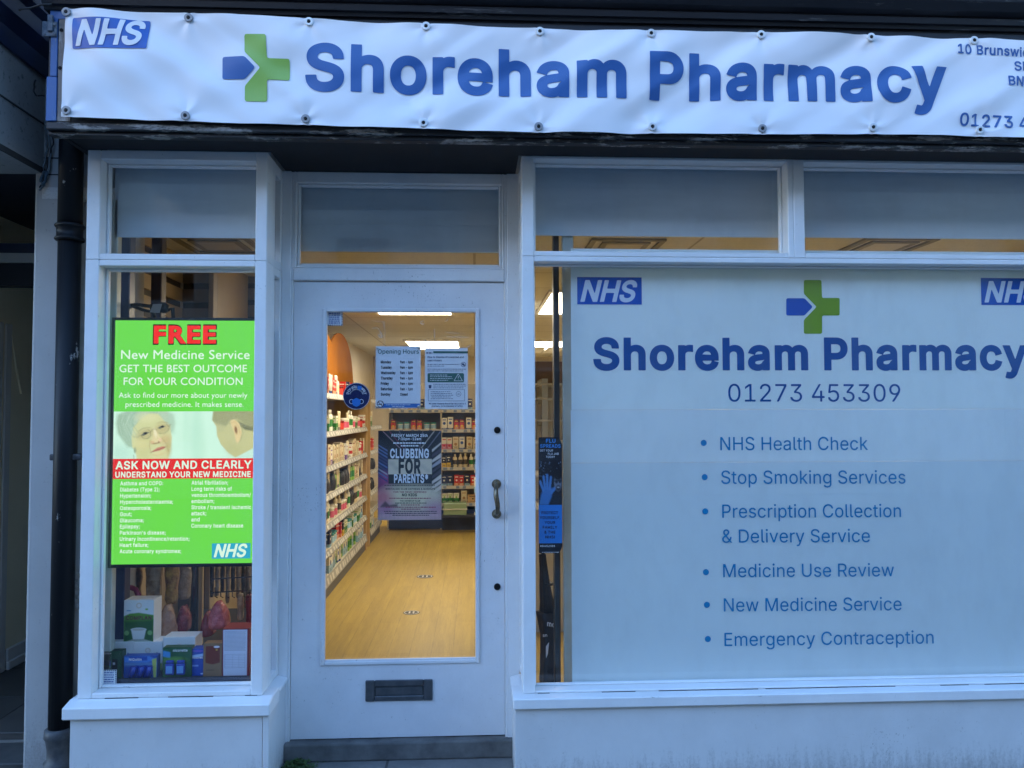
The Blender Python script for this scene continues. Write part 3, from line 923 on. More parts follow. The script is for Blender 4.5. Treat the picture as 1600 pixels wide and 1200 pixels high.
pipem = peeling('black_pipe_paint', (.006, .007, .009), (.42, .41, .38), .635, .655, (1.2, 1.2, .55))
pipem.node_tree.nodes['Principled BSDF'].inputs['Specular IOR Level'].default_value = .25
pxc = PX(104.5, .07, 600)
dp = empty('drainpipe', (pxc, .07, 0), 'black cast iron drainpipe with chipped paint between the pale pilaster and the shop window', 'drainpipe')
zj = PZ(364, .07, 104)
g = G()
g.lathe([(.047, zj + .03), (.047, 3.1)], (pxc, .07, 0), 20)
g.lathe([(.044, .22), (.044, zj - .02)], (pxc, .07, 0), 20)
g.build('pipe', pipem, dp, True)
g = G(); g.lathe([(.045, -.035), (.054, -.034), (.058, -.028), (.054, -.02), (.050, -.018), (.050, .018), (.054, .02), (.058, .027), (.054, .034), (.046, .036)], (pxc, .07, zj), 20)
g.build('collar', pipem, dp, True)
greyiron = mat('grey_pipe_shoe', (.035, .037, .042), .55, c2=(.10, .10, .10), scale=20)
g = G(); g.lathe([(.045, .235), (.056, .23), (.058, .2), (.052, .19), (.046, .15), (.046, .11), (.058, .10), (.058, .07), (.046, .06), (.046, -.02)], (pxc, .07, 0), 20)
g.build('pipe_shoe', greyiron, dp, True)
zb_ = PZ(714, .07, 118)
g = G(); g.box(pxc - .055, pxc + .06, .05, .13, zb_ - .013, zb_ + .013, .004); g.lathe([(.012, 0), (.014, -.01), (.006, -.014)], (pxc + .062, .06, zb_), 8, 'Y')
g.build('bracket', greyiron, dp)
g = G()
for (py, r_) in ((900, .018), (925, .024), (948, .018), (915, .014), (940, .016)):
    bx, bz = P(119 + rnd.uniform(-2, 2), py, .13)
    g.lathe([(.002, -r_), (r_ * .8, -r_ * .5), (r_, 0), (r_ * .7, r_ * .6), (.002, r_)], (bx, .13, bz), 8)
g.build('filler_lump', mat('filler', (.3, .3, .3), .9, bump=.6, scale=80), dp, True)

wire = mat('black_cable', (.015, .016, .018), .6)
wireg = mat('grey_cable', (.16, .19, .2), .6)
def cable(name, pxs, Y, r, m, parent):
    pts = []
    for k in range(len(pxs) - 1):
        for q in range(4):
            t = q / 4
            a, b = pxs[k], pxs[k + 1]
            pts.append((a[0] + (b[0] - a[0]) * t, a[1] + (b[1] - a[1]) * t))
    pts.append(pxs[-1])
    w3 = []
    for i, (a, b) in enumerate(pts):
        x, z = P(a, b, Y); w3.append((x, Y - .004 * math.sin(i * 1.3), z))
    g = G(); g.tube(w3, r, 6); return g.build(name, m, parent, True)
cx_, cz_ = P(70, 260, YP - .02)
cb = empty('cable_bundle', (cx_, YP - .02, cz_), 'tangled grey and black cables clipped to the pilaster under the fascia corner', 'cables')
cable('cable', [(71, 190), (72, 222), (74, 232), (71, 245), (68, 262), (64, 278)], YP - .012, .004, wireg, cb)
cable('cable', [(82, 204), (83, 225), (78, 240), (74, 255), (70, 275), (63, 292), (62, 296)], YP - .02, .003, wire, cb)
cable('cable', [(76, 205), (79, 240), (77, 262), (70, 285), (62, 298)], YP - .018, .0045, wireg, cb)
cable('cable', [(64, 285), (66, 272), (72, 268), (72, 280), (66, 290)], YP - .026, .006, mat('blue_cable_tape', (.05, .09, .12), .6), cb)
o = cable('overhead_cable', [(56, 125), (52, 140), (56, 149), (70, 150)], .0, .003, wire, None)
tag(o, 'thin loop of black cable hanging beside the fascia corner', 'cable')
o = cable('overhead_cable', [(30, 16), (50, 11), (80, 6)], -.3, .004, wire, None)
tag(o, 'dark cable crossing the patch of sky above the fascia corner', 'cable')
# weeds by the step
wd = mat('weed_green', (.07, .13, .03), .7, c2=(.03, .05, .015), scale=60)
bm = bmesh.new()
r_ = random.Random(3)
wx, wy = PX(458, .185, 1183), .18
for k in range(520):
    a, d_ = r_.uniform(0, 2 * math.pi), abs(r_.gauss(0, .05))
    x, y = wx + .02 + d_ * math.cos(a) * 1.1, wy + d_ * math.sin(a) * .9
    if x < slx1 - .005: x = slx1 + r_.uniform(0, .02)
    h = r_.uniform(.003, .012 + .03 * math.exp(-d_ / .04)); t = r_.uniform(0, 6.28); s_ = r_.uniform(.005, .012)
    c = Vector((x, y, h)); u_ = Vector((math.cos(t), math.sin(t), r_.uniform(-.4, .6))) * s_; v_ = Vector((-math.sin(t), math.cos(t), r_.uniform(-.3, .3))) * s_ * .45
    vs = [bm.verts.new(c - u_), bm.verts.new(c + v_), bm.verts.new(c + u_), bm.verts.new(c - v_)]
    bm.faces.new(vs)
    if k % 4 == 0:
        b0 = bm.verts.new(Vector((x, y, 0))); b1 = bm.verts.new(Vector((x + .002, y, 0))); bm.faces.new((b0, b1, vs[0]))
tag(obj('weed', bm, wd), 'small green weed growing beside the door step', 'plant')

# ================================================================== BANNER
YB_ = -.247
BTOP = [(105, 16), (200, 19), (297, 23), (400, 28), (484, 31), (580, 36), (666, 39), (760, 44), (843, 46), (930, 49.5), (1016, 50), (1100, 52), (1187, 52.5), (1280, 54), (1358, 56), (1440, 60), (1518, 62), (1600, 66)]
BBOT = [(98, 184), (292, 191), (400, 195), (479, 197), (570, 201), (662, 203), (750, 206), (841, 209), (1018, 210), (1189, 212), (1361, 211), (1450, 213), (1527, 215), (1600, 217)]
_bt = np.array([P(a, b, YB_) for a, b in BTOP]); _bb = np.array([P(a, b, YB_) for a, b in BBOT])
FIX = [(107, 22), (297, 31), (484, 37), (666, 44), (843, 52), (1016, 55), (1187, 57), (1358, 61), (1518, 66), (1676, 71), (1836, 75)]
FIXB = [(107, 175), (292, 183), (479, 188), (662, 194), (841, 200), (1018, 200), (1189, 203), (1361, 201), (1527, 205), (1690, 208), (1840, 211)]
_fx = [P(a, b, YB_) for a, b in FIX + FIXB]
def bdisp(x, z):
    """how far the vinyl stands off the board (negative = towards the street)"""
    pin = 1.0; pull = 0.0
    for i, (a, b) in enumerate(_fx):
        r2 = (x - a) ** 2 + (z - b) ** 2
        if r2 < .09:
            pin *= 1 - math.exp(-r2 / .0028)
            r = math.sqrt(r2); th = math.atan2(z - b, x - a)
            pull += .0030 * math.exp(-r / .085) * math.cos(5 * th + i * 1.7) * min(1, r / .02)
    u = min(1, max(0, (x + 1.0) / .9))
    n = 0.0
    for an, wt_, sd in ((-.62, 1 - u, 3.1), (.55, u, 8.4)):
        if wt_ <= 0: continue
        c, s_ = math.cos(an), math.sin(an)
        p, q = x * c + z * s_, -x * s_ + z * c
        n += wt_ * (mnoise.noise(Vector((p * 1.6, q * 6.5, sd))) + .4 * mnoise.noise(Vector((p * 3.2, q * 13, sd + 6.6))))
    n2 = mnoise.noise(Vector((x * 5, z * 6, 1.3)))
    return -.012 - pin * (.024 * n + .009 * n2) - pull
bxs = np.arange(_bt[0][0], 3.5, .0085)
nz = 50
vs, fs = [], []
for i, x in enumerate(bxs):
    t_, b_ = np.interp(x, _bt[:, 0], _bt[:, 1]), np.interp(x, _bb[:, 0], _bb[:, 1])
    for j in range(nz + 1):
        v = j / nz
        z = b_ + (t_ - b_) * v
        xx = x + (_bb[0][0] - _bt[0][0]) * (1 - v) * max(0, 1 - i / 25)
        vs.append((xx, YB_ + bdisp(xx, z), z))
for i in range(len(bxs) - 1):
    for j in range(nz):
        a = i * (nz + 1) + j
        fs.append((a, a + 1, a + nz + 2, a + nz + 1))
vinyl = mat('white_vinyl', (.82, .82, .83), .36)
ban = empty('shop_banner', (0.9, YB_, PZ(125, YB_, 800)), 'wrinkled white vinyl shop banner screwed to the fascia above the door', 'banner')
off = ban.location
o = mesh('vinyl_sheet', [(a - off.x, b - off.y, c - off.z) for a, b, c in vs], fs, vinyl, ban)
for p in o.data.polygons: p.use_smooth = True
def ink(name, c, rough=.4): return mat(name, c, rough)
BLUE = ink('banner_blue', (.028, .11, .33)); GREEN = ink('banner_green', (.27, .47, .08)); NHSB = ink('nhs_blue', (.012, .10, .42)); INKW = ink('ink_white', (.8, .8, .8))
def bl(pts, dy=0):
    q = np.array([P(a, b, YB_) for a, b in pts])
    return lambda x: float(np.interp(x, q[:, 0], q[:, 1]))
def bx_(px, py=110): return P(px, py, YB_)[0]
HB = -.0022                                     # ink stands 2 mm proud of the folds
cap = (PZ(89, YB_, 1050) - PZ(155, YB_, 1050))
base1 = bl([(478, 141), (549, 142.3), (700, 146), (850, 150), (977, 153.5)])
base2 = bl([(1013, 154.5), (1200, 155.5), (1330, 157), (1400, 159), (1475, 160)])
s = Sheet()
s.text('Shoreham', bx_(478), bx_(977), base1, cap, run=3, wt=.057, cells=56, track=-.005)
s.text('Pharmacy', bx_(1013), bx_(1475), base2, cap, run=3, wt=.057, cells=56, track=-.005)
s.build('shop_name', YB_ + HB, BLUE, ban, bdisp)
s = Sheet()
c1 = PZ(74, YB_, 1550) - PZ(88, YB_, 1550)
s.text('10 Brunswick', bx_(1492, 80), bx_(1614, 80), bl([(1492, 86), (1600, 92)]), c1, wt=.036, cells=26)
s.text('Shoreham', bx_(1580, 105), bx_(1672, 105), bl([(1580, 113), (1640, 116)]), c1, wt=.036, cells=26)
s.text('BN43', bx_(1570, 130), bx_(1620, 130), bl([(1570, 136), (1640, 139)]), c1, wt=.036, cells=26)
s.build('address_lettering', YB_ + HB, BLUE, ban, bdisp)
s = Sheet()
s.text('01273 453309', bx_(1495, 190), bx_(1690, 190), bl([(1495, 198), (1600, 203)]), PZ(181, YB_, 1550) - PZ(199, YB_, 1550), wt=.03, cells=28)
s.build('phone_number', YB_ + HB, BLUE, ban, bdisp)
def quad(pts, Y): return [P(a, b, Y) for a, b in pts]
s = Sheet(); s.poly(quad([(117, 31), (236, 34), (233, 80), (116, 79)], YB_), .006); s.build('emblem_panel', YB_ + HB, NHSB, ban, bdisp)
s = Sheet(); x0_, z0_ = P(122, 73.5, YB_); s.text('NHS', x0_, P(222, 73, YB_)[0], bl([(122, 73.5), (230, 73)]), PZ(36.5, YB_, 170) - PZ(73.5, YB_, 170), run=2, wt=.05, cells=34, shear=.24, track=-.07)
s.build('emblem_letters', YB_ + HB * 2, INKW, ban, bdisp)
def crossmark(gx0, gx1, gx2, yt, ya, yb, ybm, nx_, ny0, ny1, ny2, bx0, bx1, btip, by0, by1, Y, skew=0):
    gsh = [(gx0, yt), (gx1, yt + skew), (gx1 + 1, ya), (gx2, ya + skew), (gx2, yb + skew), (gx1 + 1, yb), (gx1 + 1, ybm + skew), (gx0, ybm), (gx0, ny2), (nx_, ny1), (gx0, ny0)]
    bsh = [(bx0, by0), (bx1, by0), (btip, (by0 + by1) / 2), (bx1, by1), (bx0, by1)]
    return quad(gsh, Y), quad(bsh, Y)
ga, ba = crossmark(384, 418, 454, 57, 94, 127.5, 160.5, 409, 84, 109, 136, 349, 384, 401, 91, 126, YB_, .8)
s = Sheet(); s.poly(ga, .006, .008); s.build('green_cross_mark', YB_ + HB, GREEN, ban, bdisp)
s = Sheet(); s.poly(ba, .006, .008); s.build('blue_arrow_mark', YB_ + HB, BLUE, ban, bdisp)
zinc = mat('zinc_washer', (.85, .86, .84), .3, .15, c2=(.6, .6, .6), scale=30); zincd = mat('dull_washer', (.30, .30, .31), .5, .3, c2=(.3, .3, .3), scale=50)
for i, (a, b) in enumerate(_fx):
    if a > 3.45: continue
    yy = YB_ - .0165
    g = G(); g.lathe([(.0165, .004), (.0168, -.0015), (.0155, -.0032), (.0078, -.0036), (.0072, -.001)], (a, yy, b), 20, 'Y', caps=False)
    wsh = g.build('washer', zincd if i in (0, 11, 12, 13, 15, 17, 1) else zinc, ban, False)
    g = G(); g.lathe([(.0068, -.0005), (.0062, -.0035), (.003, -.0045)], (a, yy, b), 12, 'Y'); g.build('screw_head', mat('black_screw', (.02, .02, .02), .5, .5), wsh, True)

# ================================================================== WINDOW GRAPHICS
YV = GY + .008
wg = empty('window_graphic', (1.6, YV, zsr), 'large white printed sheets with blue service list filling the right window', 'window graphic')
vx0 = PX(893.5, YV, 750)
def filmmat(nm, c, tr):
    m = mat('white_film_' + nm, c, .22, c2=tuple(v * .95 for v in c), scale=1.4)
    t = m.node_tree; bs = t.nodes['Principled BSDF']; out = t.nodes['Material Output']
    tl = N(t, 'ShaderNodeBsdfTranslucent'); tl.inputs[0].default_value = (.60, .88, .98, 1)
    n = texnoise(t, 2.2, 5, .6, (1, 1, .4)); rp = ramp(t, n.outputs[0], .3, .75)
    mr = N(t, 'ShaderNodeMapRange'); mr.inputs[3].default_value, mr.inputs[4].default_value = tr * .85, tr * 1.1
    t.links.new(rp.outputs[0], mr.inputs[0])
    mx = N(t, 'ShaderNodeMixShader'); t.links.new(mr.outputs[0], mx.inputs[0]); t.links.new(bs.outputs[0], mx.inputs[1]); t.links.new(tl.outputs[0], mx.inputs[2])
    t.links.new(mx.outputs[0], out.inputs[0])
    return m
sheetm = [filmmat('upper', (.92, .93, .89), .30), filmmat('middle', (.86, .88, .85), .23), filmmat('lower', (.74, .80, .78), .15)]  # sheet tones differ; the glow higher up is also put into their colours
zse = [PZ(420, 0, 1200) + .1, PZ(640, YV, 1200), PZ(722, YV, 1200), PZ(1073, YV, 1000)]
g = G(); g.box(rg0 - .02, XR - .07, .101, .16, zsr - .03, PZ(1074.5, .13, 1000), .002); g.build('dark_gap_backing', mat('black_gap_backing', (.01, .01, .012), .7), shop)  # black board added behind the gap below the sheets, standing in for its darkness
for k in range(3):
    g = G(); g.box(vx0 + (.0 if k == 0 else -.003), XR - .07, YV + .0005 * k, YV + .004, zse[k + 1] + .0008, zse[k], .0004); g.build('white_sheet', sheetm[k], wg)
YI = YV - .0012
VB = ink('sheet_blue', (.006, .085, .28), .25); VL = ink('sheet_light_blue', (.002, .22, .45), .25); VG = ink('sheet_green', (.20, .34, .025), .25); VN = ink('sheet_nhs_blue', (.008, .09, .40), .25); VW = ink('sheet_letter_white', (.62, .68, .74), .25)
def vt(s, txt, a, b, ybase, captop, wt=.0, cells=20, ybr=None, **k):
    x0, z0 = P(a, ybase, YI); x1, z1 = P(b, ybase if ybr is None else ybr, YI)
    return s.text(txt, x0, x1, (lambda x: z0 + (z1 - z0) * (x - x0) / (x1 - x0)), PZ(captop, YI, a) - z0, wt=wt, cells=cells, **k)
s = Sheet()
vt(s, 'Shoreham', 927, 1263, 576, 530, .059, 56, track=-.005); vt(s, 'Pharmacy', 1288, 1606, 576, 530, .059, 56, track=-.005)
s.build('shop_name', YI, VB, wg)
s = Sheet(); vt(s, '01273 453309', 1138, 1407, 627.5, 600, .0, 30); s.build('phone_number', YI, VB, wg)
s = Sheet()
for txt, a, b, yb, yr in (('NHS Health Check', 1125.5, 1356, 703.5, 703), ('Stop Smoking Services', 1127, 1415, 756, 755.5), ('Prescription Collection', 1128.5, 1408, 809, 808), ('& Delivery Service', 1128.5, 1359.5, 848, 847),
                          ('Medicine Use Review', 1130, 1397, 902, 900.5), ('New Medicine Service', 1131, 1409, 955.5, 953.5), ('Emergency Contraception', 1132, 1459, 1009.5, 1005.5)):
    vt(s, txt, a, b, yb, yb - 20.6, .004, 26, yr)
for a, b in ((1099.5, 692), (1101, 745.5), (1102, 799), (1103, 894), (1104.5, 945), (1106, 998.5)):
    x, z = P(a, b, YI); s.disc(x, z, .0132, 20)
s.build('service_list', YI, VL, wg)
for a0, a1, b0, b1 in ((902, 1002.5, 433.5, 475.5), (1533.5, 1634, 435, 476.5)):
    s = Sheet(); x0, z0 = P(a0, b1, YI); x1, z1 = P(a1, b0, YI); s.rect(x0, x1, z0, z1); e = s.build('emblem_panel', YI, VN, wg)
    s = Sheet(); xx, zz = P(a0 + 5, b1 - 5.5, YI - .001); s.text('NHS', xx, P(a1 - 12, b1, YI)[0], zz, PZ(b0 + 5.5, YI, a0) - zz, wt=.05, cells=34, shear=.24, track=-.07); s.build('emblem_letters', YI - .001, VW, e)
ga, ba = crossmark(1256, 1283.5, 1312, 437.5, 465.5, 493, 521.5, 1276, 459, 479.5, 500, 1228.5, 1257, 1270, 466, 493, YI)
s = Sheet(); s.poly(ga, .006, .006); s.build('green_cross_mark', YI, VG, wg)
s = Sheet(); s.poly(ba, .006, .006); s.build('blue_arrow_mark', YI, VN, wg)

# ================================================================== DISPLAY SCREEN
YS = .135
def lineb(s, txt, a, b, base, cap_px, Y, fk='i', wt=.0, cells=9, slope=0, **k):
    x0, z0 = P(a, base, Y); x1, z1 = P(b, base + slope, Y)
    return s.text(txt, x0, x1, lambda x: z0 + (z1 - z0) * (x - x0) / (x1 - x0), PZ(base - cap_px, Y, a) - z0, fk=fk, wt=wt, cells=cells, **k)
sx0, sx1 = PX(177, YS, 690), PX(400, YS, 690)
sz0, sz1 = PZ(882, YS, 180), PZ(500.5, YS, 180)
scr = empty('display_screen', ((sx0 + sx1) / 2, YS, sz0), 'tall lit digital advertising screen showing a green medicine service advert in the left window', 'screen')
g = G(); frame(g, sx0 - .012, sx1 + .012, sz0 - .014, sz1 + .012, YS - .006, YS + .04, .0115, .0115, .0135, .0115, .002); g.box(sx0 - .008, sx1 + .008, YS + .012, YS + .038, sz0 - .008, sz1 + .008)
g.build('screen_bezel', mat('black_plastic', (.008, .008, .009), .4), scr)
EG = emit('screen_green', lin((112, 226, 82)), SCREEN_W); ER = emit('screen_red', lin((232, 50, 50)), SCREEN_W); EW = emit('screen_white', lin((225, 255, 232)), SCREEN_W); EC = emit('screen_cyan', lin((52, 175, 205)), SCREEN_W); EK = emit('screen_black', lin((30, 8, 5)), SCREEN_W)
ER2 = emit('screen_bright_red', lin((248, 48, 44)), SCREEN_W)
za, zb, zc = PZ(643, YS, 180), PZ(717, YS, 180), PZ(748.5, YS, 180)
s = Sheet(); s.rect(sx0, sx1, sz0, zc); s.rect(sx0, sx1, za, sz1); s.build('green_background', YS, EG, scr)
s = Sheet(); s.rect(sx0, sx1, zc, zb); s.build('red_band', YS, ER, scr)
cv = Canvas(1510, 505, 240, (214, 255, 232))         # two women talking, drawn in soft shapes
cv.X += 55; cv.Y += 25
cv.ell(930, 300, 60, 400, (180, 232, 205), 1.2, 0, .5).ell(820, 200, 30, 330, (190, 240, 214), 1.2, 0, .4).ell(1000, 420, 40, 200, (196, 240, 214), 1.4, 0, .5).ell(130, 470, 130, 90, (190, 235, 215), 1.3, 0, .6)
# left woman
cv.poly([(95, 60), (190, 15), (560, 15), (660, 60), (690, 140), (665, 250), (560, 120), (330, 120), (262, 250), (275, 420), (205, 400), (150, 330), (100, 260), (80, 150)], (172, 205, 178), 34)
cv.poly([(620, 15), (690, 60), (705, 150), (690, 260), (650, 220), (600, 90)], (188, 222, 196), 40, .9)
cv.poly([(262, 200), (330, 90), (430, 50), (520, 50), (600, 110), (650, 190), (672, 300), (660, 420), (630, 560), (310, 560), (290, 460), (255, 400), (245, 300)], (218, 224, 168), 16)
cv.poly([(300, 15), (420, 15), (395, 70), (330, 115), (285, 170), (262, 160), (270, 80)], (186, 214, 186), 22).poly([(500, 15), (620, 15), (640, 120), (620, 170), (575, 110)], (190, 218, 190), 22)
for k in range(26):
    a = rnd.uniform(0, 1); x0 = 110 + 150 * a; y0 = 40 + rnd.uniform(-15, 40)
    cv.line([(x0 + 60 * rnd.random(), y0), (x0 - 15, y0 + 110), (x0 + 20 + 60 * a, y0 + 250)], 3, (140, 176, 148) if k % 2 else (204, 232, 208), 7, .65)
for k in range(14):
    x0 = 330 + k * 17; cv.line([(x0, 18), (x0 - 18, 60 + 20 * rnd.random())], 3, (150, 185, 158) if k % 2 else (214, 236, 214), 6, .55)
cv.ell(410, 90, 110, 50, (232, 236, 186), 1.0, 0, .6)
cv.poly([(430, 320), (452, 330), (440, 420), (430, 520), (340, 520), (300, 420)], (206, 206, 145), 60, .55)                                        # cheeks and jaw in the picture
cv.ell(355, 370, 75, 60, (226, 222, 160), 1.0, .2, .7).ell(600, 330, 55, 60, (214, 186, 132), 1.1, .3, .6).ell(640, 420, 30, 90, (196, 188, 128), 1.1, 0, .7)
cv.ell(395, 265, 92, 52, (196, 190, 140), .8, -.3, .8).ell(565, 205, 80, 52, (198, 190, 140), .8, -.3, .8)       # lenses
cv.line([(318, 235), (365, 205), (440, 195)], 8, (176, 172, 128), 9, .8).line([(515, 150), (560, 135), (620, 145)], 8, (178, 172, 128), 9, .8)
cv.poly([(345, 282), (375, 248), (405, 244), (440, 250), (405, 264), (375, 285)], (96, 110, 108), 8, .95).ell(392, 259, 17, 13, (52, 58, 66), .4)
cv.poly([(520, 205), (545, 182), (575, 178), (605, 182), (575, 196), (545, 212)], (104, 116, 110), 8, .95).ell(570, 188, 16, 12, (52, 58, 66), .4)
cv.line([(345, 280), (370, 312), (420, 315), (448, 280), (446, 240), (415, 218)], 5, (132, 130, 96), 4, .9).line([(505, 222), (530, 258), (585, 262), (630, 232), (640, 190), (610, 160)], 5, (132, 130, 96), 4, .9)
cv.line([(446, 240), (470, 216), (492, 214), (507, 225)], 5, (140, 138, 100), 4, .9).line([(340, 280), (305, 302), (258, 292)], 5, (150, 160, 128), 4, .9).line([(632, 188), (662, 160)], 5, (132, 130, 96), 4, .9)
cv.poly([(480, 225), (515, 235), (550, 310), (556, 345), (510, 368), (455, 372), (448, 345), (470, 300)], (232, 222, 172), 18)
cv.ell(548, 330, 16, 22, (240, 214, 174), .6).ell(465, 355, 20, 16, (222, 196, 148), .8).ell(505, 366, 44, 9, (164, 140, 100), .9, -.15, .8).ell(535, 352, 9, 7, (140, 108, 80), .6)
cv.ell(495, 255, 14, 45, (248, 244, 206), 1.1, -.25, .8)
cv.line([(444, 330), (436, 390), (448, 450)], 6, (178, 158, 110), 9, .8).line([(570, 310), (620, 380), (636, 450)], 6, (176, 158, 110), 10, .8)
cv.poly([(448, 462), (520, 412), (575, 398), (612, 402), (590, 425), (540, 446), (490, 455)], (204, 140, 120), 9).line([(446, 465), (520, 436), (612, 404)], 5, (126, 78, 64), 4, .95)
cv.ell(540, 480, 70, 24, (228, 220, 165), 1.1, -.2, .8).line([(450, 480), (520, 500), (600, 470)], 4, (182, 170, 118), 9, .6)
cv.line([(268, 490), (276, 512), (272, 530)], 7, (160, 176, 150), 4).ell(285, 440, 14, 30, (150, 170, 140), .8, 0, .8)
# right woman, seen from behind
cv.poly([(1110, 15), (1580, 15), (1580, 420), (1350, 522), (1270, 470), (1190, 380), (1150, 290), (1140, 190), (1098, 120)], (206, 208, 152), 16)
cv.poly([(1105, 15), (1580, 15), (1580, 240), (1510, 200), (1430, 150), (1360, 105), (1290, 120), (1240, 190), (1150, 170), (1098, 120)], (166, 172, 126), 22)
cv.poly([(1370, 130), (1470, 175), (1580, 215), (1580, 245), (1450, 225), (1400, 190)], (104, 112, 84), 22, .9)
for k in range(16):
    y0 = 25 + k * 9; cv.line([(1150, y0 + 30), (1330, y0 - 2), (1460, y0 + 35), (1575, y0 + 75)], 3, (208, 210, 166) if k % 2 else (136, 142, 104), 5, .6)
cv.poly([(1150, 150), (1240, 185), (1220, 240), (1160, 250)], (196, 200, 150), 30, .8)
cv.poly([(1290, 125), (1330, 112), (1385, 160), (1412, 250), (1395, 330), (1365, 372), (1348, 340), (1330, 250), (1300, 180)], (236, 216, 158), 10)
cv.ell(1350, 225, 15, 40, (150, 116, 76), .9, -.15).line([(1300, 150), (1340, 140), (1378, 190), (1392, 260)], 6, (204, 178, 122), 7, .8).line([(1412, 170), (1425, 260), (1395, 350)], 8, (168, 166, 116), 14, .7)
cv.ell(1330, 440, 90, 60, (196, 200, 142), 1.2, .5, .6)
cv.poly([(1350, 522), (1580, 400), (1580, 540), (1340, 540)], (206, 244, 226), 10)
o = cv.build('picture_of_two_women', sx0, sx1, zb, za, YS - .0002, SCREENPIC, scr)
YT = YS - .0015
s = Sheet(); lineb(s, 'FREE', 238.5, 339, 536.5, 27.5, YT, 'b', .085, 26); s.build('headline_outline', YT + .0005, EK, scr)
s = Sheet(); lineb(s, 'FREE', 240, 337.5, 535.5, 25.5, YT, 'b', .055, 26); s.build('headline', YT, ER2, scr)
s = Sheet()
lineb(s, 'New Medicine Service', 189, 390, 561, 14, YT, 'b', .012, 14)
lineb(s, 'GET THE BEST OUTCOME', 186.5, 386, 581.5, 11.5, YT, 'b', .014, 14)
lineb(s, 'FOR YOUR CONDITION', 193, 379, 601.5, 11.5, YT, 'b', .014, 14)
lineb(s, 'Ask to find our more about your newly', 185.5, 386.5, 621.5, 8.3, YT, 'b', .012, 11)
lineb(s, 'prescribed medicine. It makes sense.', 196, 380.5, 635.8, 8.3, YT, 'b', .012, 11)
lineb(s, 'ASK NOW AND CLEARLY', 180.5, 393, 733, 12, YT, 'i', .045, 14, -1.5)
lineb(s, 'UNDERSTAND YOUR NEW MEDICINE', 180, 392, 746, 8.6, YT, 'i', .05, 12, -1)
yl = 758.3
for k, (t, b) in enumerate((('Asthma and COPD:', 255), ('Diabetes (Type 2);', 249.5), ('Hypertension;', 236), ('Hypercholesterolaemia;', 270.5), ('Osteoporosis;', 236.5), ('Gout;', 206), ('Glaucoma;', 225), ('Epilepsy;', 218.5),
                            ("Parkinson's disease;", 259), ('Urinary incontinence/retention;', 296), ('Heart failure;', 232), ('Acute coronary syndromes;', 283))):
    lineb(s, t, 187.7 - k * .08, b, yl + k * 9.64, 5.9, YT, 'i', .045, 11, -.4)
for k, (t, b) in enumerate((('Atrial fibrillation;', 356.5), ('Long term risks of', 362.5), ('venous thromboembolism/', 392), ('embolism;', 335), ('Stroke / transient ischemic', 392.5), ('attack;', 322.5), ('and', 312), ('Coronary heart disease', 380))):
    lineb(s, t, 299.2 - k * .06, b, 757.2 + k * 9.6, 5.9, YT, 'i', .045, 11, -.3)
x0_, z0_ = P(334, 870, YT); s.text('NHS', x0_, PX(383, YT, 860), z0_, PZ(851, YT, 360) - PZ(870, YT, 360), wt=.05, cells=20, shear=.24, track=-.07)
s.build('advert_lettering', YT, EW, scr)
s = Sheet(); a, b = P(331, 873, YS); c, d = P(391.5, 848.5, YS); s.rect(a, c, b, d); s.build('emblem_panel', YS - .0006, EC, scr)

# ================================================================== NOTICES ON THE DOOR GLASS
YD = DGY + .010
def pxz(a, b, Y=YD): return P(a, b, Y)
def card(name, a0, b0, a1, b1, Y, m, parent, th=.0012):
    x0, z1 = P(a0, b0, Y); x1, z0 = P(a1, b1, Y)
    g = G(); g.box(x0, x1, Y, Y + th, z0, z1); return g.build(name, m, parent)
PAPER = mat('white_paper', (.74, .75, .76), .5)
INKK = mat('black_ink', (.02, .02, .025), .5); INKG = mat('dark_green_ink', (.02, .11, .09), .5); INKB = mat('blue_ink', (.02, .14, .42), .5)
def dashes(s, a, b, y, h, Y, seed):
    q = random.Random(seed); x = a
    while x < b - .5:
        w_ = min(q.uniform(1.2, 4.5), b - x); x0, z0 = P(x, y + h / 2, Y); x1, z1 = P(x + w_, y - h / 2, Y); s.rect(x0, x1, z0, z1); x += w_ + .8
oh = empty('opening_hours_sign', (*[P(622, 638, YD)[0]], YD, P(622, 638, YD)[1]), 'white opening hours sign with corner screws on the door glass', 'sign')
card('sign_board', 587, 541, 657, 638, YD, PAPER, oh, .004)
YO = YD - .0012
s = Sheet(); lineb(s, 'Opening Hours', 590.5, 654.5, 552.6, 6.8, YO, 'i', .012, 12); s.build('heading', YO, INKG, oh)
s = Sheet()
for k, (d_, xr, t_) in enumerate((('Monday', 611, '9am - 6pm'), ('Tuesday', 612, '9am - 6pm'), ('Wednesday', 618, '9am - 6pm'), ('Thursday', 613.5, '9am - 6pm'), ('Friday', 607.5, '9am - 6pm'), ('Saturday', 613, '9am - 1pm'), ('Sunday', 610, 'Closed'))):
    lineb(s, d_, 595, xr, 567.6 + k * 8.42, 4.1, YO, 'i', .055, 10); lineb(s, t_, 625.2, 637 if t_ == 'Closed' else 645, 567.6 + k * 8.42, 3.9, YO, 'i', .055, 10)
s.build('opening_times', YO, INKK, oh)
s = Sheet(); x0, z0 = P(592, 637, YO); x1, z1 = P(656, 630.5, YO); s.rect(x0, x1, z0, z1); s.build('blue_strip', YO, INKB, oh)
s = Sheet(); dashes(s, 603, 641, 632.4, .8, YO, 1); dashes(s, 613, 632, 634.8, .8, YO, 2); s.build('strip_print', YO - .0004, INKW, oh)
s = Sheet(); cx, cz = P(594.3, 631.3, YO); s.disc(cx, cz, .0155, 20); e = s.build('no_smoking_disc', YO - .0006, PAPER, oh)
